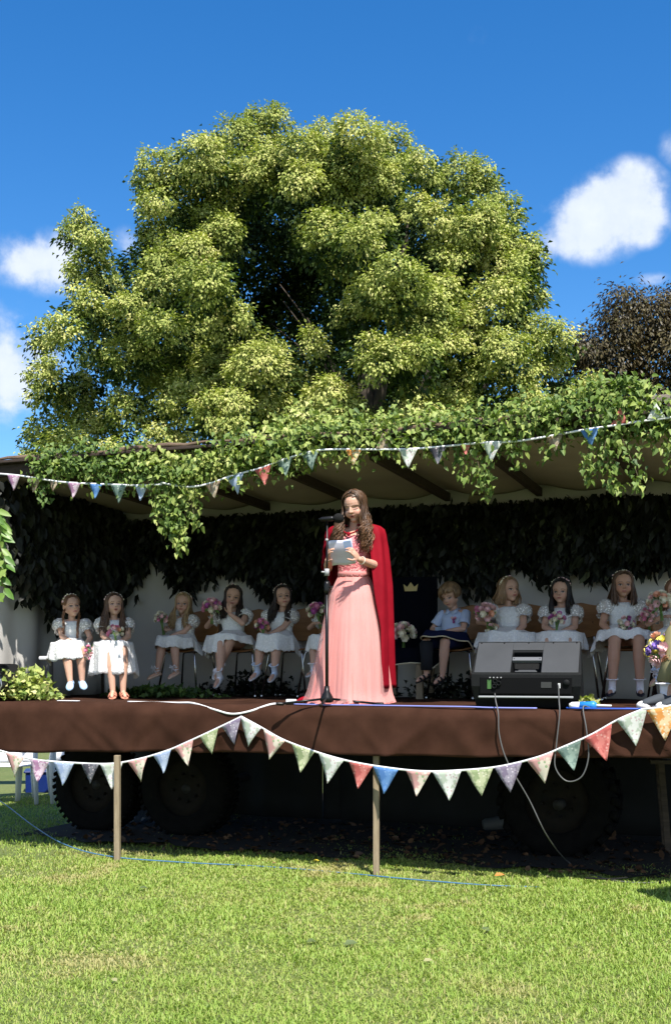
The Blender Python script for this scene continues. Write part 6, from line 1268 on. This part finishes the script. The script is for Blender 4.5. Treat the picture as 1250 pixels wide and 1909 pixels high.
def bunting(label, pts, flags, d, size, tw=.007):
    P = crv([on(x, y, d + (0 if len(p) < 3 else p[2])) for p in pts for x, y in [p[:2]]], 120); c = P[0].copy(); r = empty('bunting', c, 0, label, 'bunting'); q = MB(); rg_ = random.Random(int(pts[0][0]) + 50)
    rows = [[p - c + Vector((0, -.002, tw)) for p in P], [p - c + Vector((0, -.004, 0)) for p in P], [p - c + Vector((0, -.002, -tw)) for p in P]]; q.grid(rows); q.build('tape', tape_m, r, thick=.003)
    pxs = [CX + p.x / p.y * F for p in P]
    for f in flags:
        px, cc = f[0], f[1]; up = len(f) > 2 and f[2] == 'up'; sz = size * (f[2] if len(f) > 2 and not up else 1) * rg_.uniform(.95, 1.05); i = min(range(len(P)), key=lambda k: abs(pxs[k] - px)); a = P[i]; t = (P[min(i + 1, 120)] - P[max(i - 1, 0)]).normalized(); sgn = 1 if up else -1
        # the flag hangs from its own piece of tape and turns a little with it
        tilt = t * .55 + UX * .45; tilt.normalize(); dn = Vector((0, 0, sgn)) + t * (-t.z * .5 * sgn); dn = (dn + UX * rg_.uniform(-.07, .07)).normalized(); q = MB(); rows = []; n = 8; ph = rg_.uniform(0, 6); tw_ = rg_.uniform(-.22, .22)
        for k in range(n + 1):
            v = k / n; w = (1 - v) * .5 * sz + .001; hgt_ = sz * (.98 if not up else .9) * v; row = []
            for j in range(5): s = (j - 2) / 2; base = t if k == 0 else (t * (1 - v) + tilt * v); row.append(base * (w * s) + dn * hgt_ + DX * (-.004 + .010 * math.sin(v * 4 + ph) * v + s * w * tw_ * v * 2 + .006 * math.sin(s * 2 + ph) * v))
            rows.append(row)
        q.grid(rows); o = q.build('flag', FM[cc], r, thick=.0012); o.location = a - c; o['label'] = FL[cc]
    return r
UB = RF - .15
bunting('bunting along the roof edge at the left, seven small flags', [(-30, 881), (30, 886), (70, 892), (110, 898), (150, 901), (200, 903), (260, 905), (302, 903)], [(25, 'p'), (64, 't'), (102, 't', .7), (138, 'p', 1.05), (178, 'b'), (222, 's', 1.2), (262, 'l', 1.05)], UB, .125)
bunting('long bunting rising to the right along the roof edge', [(300, 900), (350, 908), (392, 901), (432, 887), (485, 873), (525, 858), (580, 842), (620, 838), (700, 838), (765, 837), (830, 832), (905, 825), (960, 823), (1030, 812), (1090, 801), (1140, 794), (1190, 786), (1270, 776)], [(395, 't'), (438, 'l', 1.2), (490, 'r', 1.1), (532, 's', 1.1), (580, 's', 1.1), (660, 'o', 1.0), (712, 't', 'up'), (763, 'w', 1.15), (817, 'd'), (862, 'r', .6), (917, 'w', 1.1), (1033, 't', .95), (1097, 'b'), (1155, 'r', 'up'), (1218, 'w', 'up')], UB, .128)
LB = -.075
bunting('bunting swag on the stage front at the left, up to the knot', [(-40, 1388), (0, 1399), (60, 1415), (120, 1421), (200, 1424), (255, 1416), (310, 1400), (350, 1383), (400, 1360), (450, 1336)], [(-14, 'w'), (27, 'k'), (74, 'p'), (119, 'l'), (167, 'd', .92), (206, 'w', 1.1), (256, 'k', .95), (301, 'l', .95), (344, 'k', 1.0), (389, 'g', .95), (431, 'n', 1.05)], LB, .178)
bunting('long bunting swag on the stage front, right of the knot', [(450, 1336), (485, 1355), (530, 1380), (590, 1402), (650, 1419), (720, 1431), (790, 1438), (860, 1436), (930, 1429), (1000, 1412), (1050, 1392), (1100, 1370), (1150, 1342), (1197, 1322)], [(467, 'w'), (513, 'k'), (564, 'g'), (615, 'w', 1.1), (671, 'r'), (717, 'b', 1.0), (779, 'k'), (833, 'w', 1.1), (890, 'g'), (946, 'n', 1.05), (1003, 'k'), (1058, 's', .95), (1115, 'r', 1.1), (1178, 'w', 1.2)], LB, .182)
bunting('end of a bunting string at the right edge of the stage front', [(1197, 1322), (1230, 1319), (1262, 1314), (1300, 1318)], [(1236, 'o', 1.2)], LB, .18)

# ------------------------------------------------------------------ under, behind and beside the stage
def garden_chair(p, rz, label):
    r = empty('garden_chair', p, rz, label, 'chair', 'white plastic garden chairs'); q = MB(); q.grid([[Vector((x, y, .42 - .01 * math.cos(x * 6))) for x in [-.22 + .44 * i / 8 for i in range(9)]] for y in [-.22 + .44 * j / 8 for j in range(9)]]); q.build('seat', white_pl, r, thick=.014)
    q = MB(); q.grid([[Vector((x, .22 + .12 * v + .03 * (1 - (x / .24) ** 2), .42 + .40 * v)) for x in [-.24 + .48 * i / 10 for i in range(11)]] for v in [j / 6 for j in range(7)]]); q.build('backrest', white_pl, r, thick=.012)
    for sx in (-1, 1):
        q = MB(); q.tube([(sx * .26, -.24, .0), (sx * .245, -.23, .40), (sx * .25, -.22, .62), (sx * .26, -.17, .66), (sx * .26, .05, .66), (sx * .25, .26, .64)], [.034, .045, .034, .03, .03, .024], 8, flat=.7); q.build('armrest', white_pl, r)
        q = MB(); q.tube([(sx * .25, .28, .0), (sx * .235, .21, .42)], [.03, .04], 8); q.build('leg', white_pl, r)
garden_chair(gnd(22, 1496), R(15), 'white plastic garden chair at the left edge, seen below the stage')
garden_chair(gnd(95, 1492), R(-30), 'white plastic garden chair partly behind the leftmost trailer wheel')
q = MB(); q.box((0, 0, .12), (.38, .35, .24)); q.box((0, 0, .25), (.42, .39, .03)); o = q.build('storage_box', mat('blue_plastic', s2l('#0c2460'), rough=.4), None, False, .015, gnd(80, 1476), .2); tag(o, 'dark blue plastic box on the grass behind the garden chairs', 'box')
q = MB(); q.grid([[Vector((x, .1 * math.sin(x * 2), z + .03 * math.sin(x * 3))) for x in [-.9 + 1.8 * i / 12 for i in range(13)]] for z in (.55, .9, 1.3)]); o = q.build('windbreak', mat('pale_canvas', (.42, .40, .36), (.5, .48, .44), rough=.9), None, thick=.004); o.location = at(60, 1240, 14.6); o.location.z = 0; tag(o, 'pale canvas windbreak far behind the garden chairs', 'windbreak')
q2 = MB(); 
for x in (-.9, .9): q2.tube([(x, 0, -.05), (x, 0, 1.35)], .015, 8)
q2.build('pole', wood_pale, o)
def stand():
    g0 = gnd(1238, 1588); r = empty('trestle', g0, -.2, 'dark wooden trestle under the right end of the stage', 'trestle')
    for (x0, x1, y) in ((-.10, .02, -.15), (.20, .08, -.15), (-.10, .02, .2), (.20, .08, .2)): q = MB(); q.beam((x1 - .06 if x0 < 0 else x0, y, .72), (x1, y, 0), .05, .03, up=(0, 1, 0)); q.build('leg', plank, r, False, .003)
    q = MB(); q.box((.15, .02, .735), (.55, .45, .03)); q.build('top', plank, r, False, .004)
    q = MB(); rr = random.Random(2); q.ell((0, 0, .07), (.16, .13, .09), None, 20); q.v = [tuple(Vector(v) * (1 + .09 * math.sin(v[0] * 60 + v[2] * 50) * math.cos(v[1] * 70))) for v in q.v]; o = q.build('plastic_bag', mat('grey_film', s2l('#8f9aa6'), s2l('#c3ccd6'), rough=.25, ns=14), None); o.location = g0 + Vector((.06, 0, .75)); tag(o, 'crumpled translucent plastic bag on the trestle', 'bag')
    q = MB(); q.box((0, 0, .10), (.12, .012, .2)); o = q.build('hanging_cloth', mat('pale_green_cloth', s2l('#9fae9b'), rough=.9), None, False, .004, g0 + Vector((.10, -.26, .52))); tag(o, 'pale green cloth hanging from the front of the trestle', 'cloth')
stand()
def crate():
    r = empty('tool_crate', gnd(868, 1540), -.3, 'grey plastic crate of odds and ends in the dark under the stage', 'crate'); q = MB(); g_ = mat('grey_crate', (.08, .08, .08), rough=.6)
    for (c, s) in (((0, 0, .01), (.36, .26, .02)), ((0, -.13, .10), (.36, .012, .18)), ((0, .13, .10), (.36, .012, .18)), ((-.18, 0, .10), (.012, .26, .18)), ((.18, 0, .10), (.012, .26, .18))): q.box(c, s)
    q.build('crate_body', g_, r, False, .003); q = MB(); q.cap2((-.1, 0, .2), (.1, .03, .21), .04, .03); q.cap2((0, -.05, .2), (.12, .06, .24), .02, .03); q.build('crate_contents', rim_m, r)
crate()
def canister():
    r = empty('gas_bottle', gnd(922, 1550), 0, 'small pale canister lying beside the crate under the stage', 'canister'); q = MB(); q.lathe([(0, -.11), (.05, -.11), (.065, -.08), (.065, .09), (.04, .12), (.02, .13), (0, .13)], 20, (0, 0, .066), 0, Matrix.Rotation(R(80), 3, 'Y')); q.build('bottle', mat('dull_grey_paint', (.10, .10, .09), rough=.5), r)
canister()
def shadow_speaker():  # unseen stand-in, added for the shadow it throws on the grass
    r = empty('added_shadow_speaker', (2.62, 6.35, 0), R(20), 'unseen black loudspeaker on a pole, added beyond the right edge to shade the grass', 'loudspeaker'); sh = mat('black_box_paint', (.015, .015, .015), rough=.5)
    q = MB(); q.prism([(-.22, 0), (.22, 0), (.19, .66), (-.19, .66)], -.2, .2); o = q.build('cabinet', sh, r, False, .02); o.location = (0, 0, 1.55); q = MB(); q.box((0, .205, 1.88), (.36, .01, .6)); q.build('grille', blackm, r, False)
    q = MB(); q.tube([(0, 0, .1), (0, 0, 1.56)], .018, 10); q.build('pole', blackm, r)
    for a in (20, 140, 260): q = MB(); q.tube([(0, 0, .75), (math.cos(R(a)) * .45, math.sin(R(a)) * .45, .01)], .012, 8); q.build('leg', blackm, r)
shadow_speaker()
fl_m = [mat('yellow_leaf', s2l('#d9c23a'), rough=.6), mat('orange_leaf', s2l('#b9763c'), rough=.6), mat('brown_leaf', s2l('#7d6242'), rough=.6), mat('dull_green_leaf', s2l('#54623a'), rough=.6), mat('pale_leaf', s2l('#8f8c62'), rough=.6)]
FLV = ['yellow', 'orange', 'brown', 'dull green', 'pale']
for i, (px, py, c, s, w) in enumerate([(582, 1607, 0, .075, 'bright yellow leaf in the grass left of the middle post'), (630, 1605, 1, .06, 'small orange-brown leaf in the grass just left of the middle post'), (515, 1611, 2, .06, 'pale brown leaf in the grass midway between the two posts'), (921, 1635, 1, .10, 'large orange leaf in the grass below the stage monitor'), (446, 1615, 3, .10, 'dull green leaf in the grass right of the left post'), (276, 1661, 3, .10, 'dark green leaf in the grass below the left post'), (788, 1797, 4, .07, 'pale leaf on the open grass low in the middle'), (218, 1832, 4, .06, 'pale leaf on the open grass low at the left'), (590, 1760, 3, .11, 'dull green leaf, left one of two at the centre of the grass'), (640, 1765, 3, .11, 'dull green leaf, right one of two at the centre of the grass'), (912, 1738, 3, .09, 'dull green leaf on the open grass at the right'), (1025, 1636, 4, .08, 'pale straw-coloured leaf near the shadow edge at the right')]):
    rng = np.random.default_rng(i + 60); V, Fq, idx = leaf_batch([(0, 0, 0)], [(math.cos(i * 2.1), math.sin(i * 2.1) * .6, .15)], [(0, -.4, 1)], s * .72, s * .42, 'leaf', fold=.22); o = np_mesh('fallen_leaf', V, Fq, 4, fl_m[c], None); g1 = gnd(px, py + 4); o.location = (g1.x, g1.y, float(hgt(g1.x, g1.y)) + .02); tag(o, w, 'leaf')
def litter():
    rng = np.random.default_rng(71); n = 900; u = rng.uniform(-2.9, 2.2, n); d = rng.uniform(.55, 2.4, n); P = np.array([tuple(SP(a, b, .02)) for a, b in zip(u, d)]) + rng.normal(0, .01, (n, 3)) * (1, 1, .6); V, Fq, idx = leaf_batch(P, rand_dirs(n, rng) * (1, 1, .3), np.array((0, 0, 1)) + rng.normal(0, .4, (n, 3)), .07 * rng.uniform(.6, 1.3, n), .045, 'leaf')
    tag(np_mesh('fallen_leaves', V, Fq, 4, tint_mat('dead_leaves', [(0, (.03, .018, .01)), (.6, (.10, .05, .025)), (1, (.18, .10, .05))], trans=.05), rng.random(n)[idx]), 'dead brown leaves scattered under the stage', 'leaves', kind='stuff')
litter()
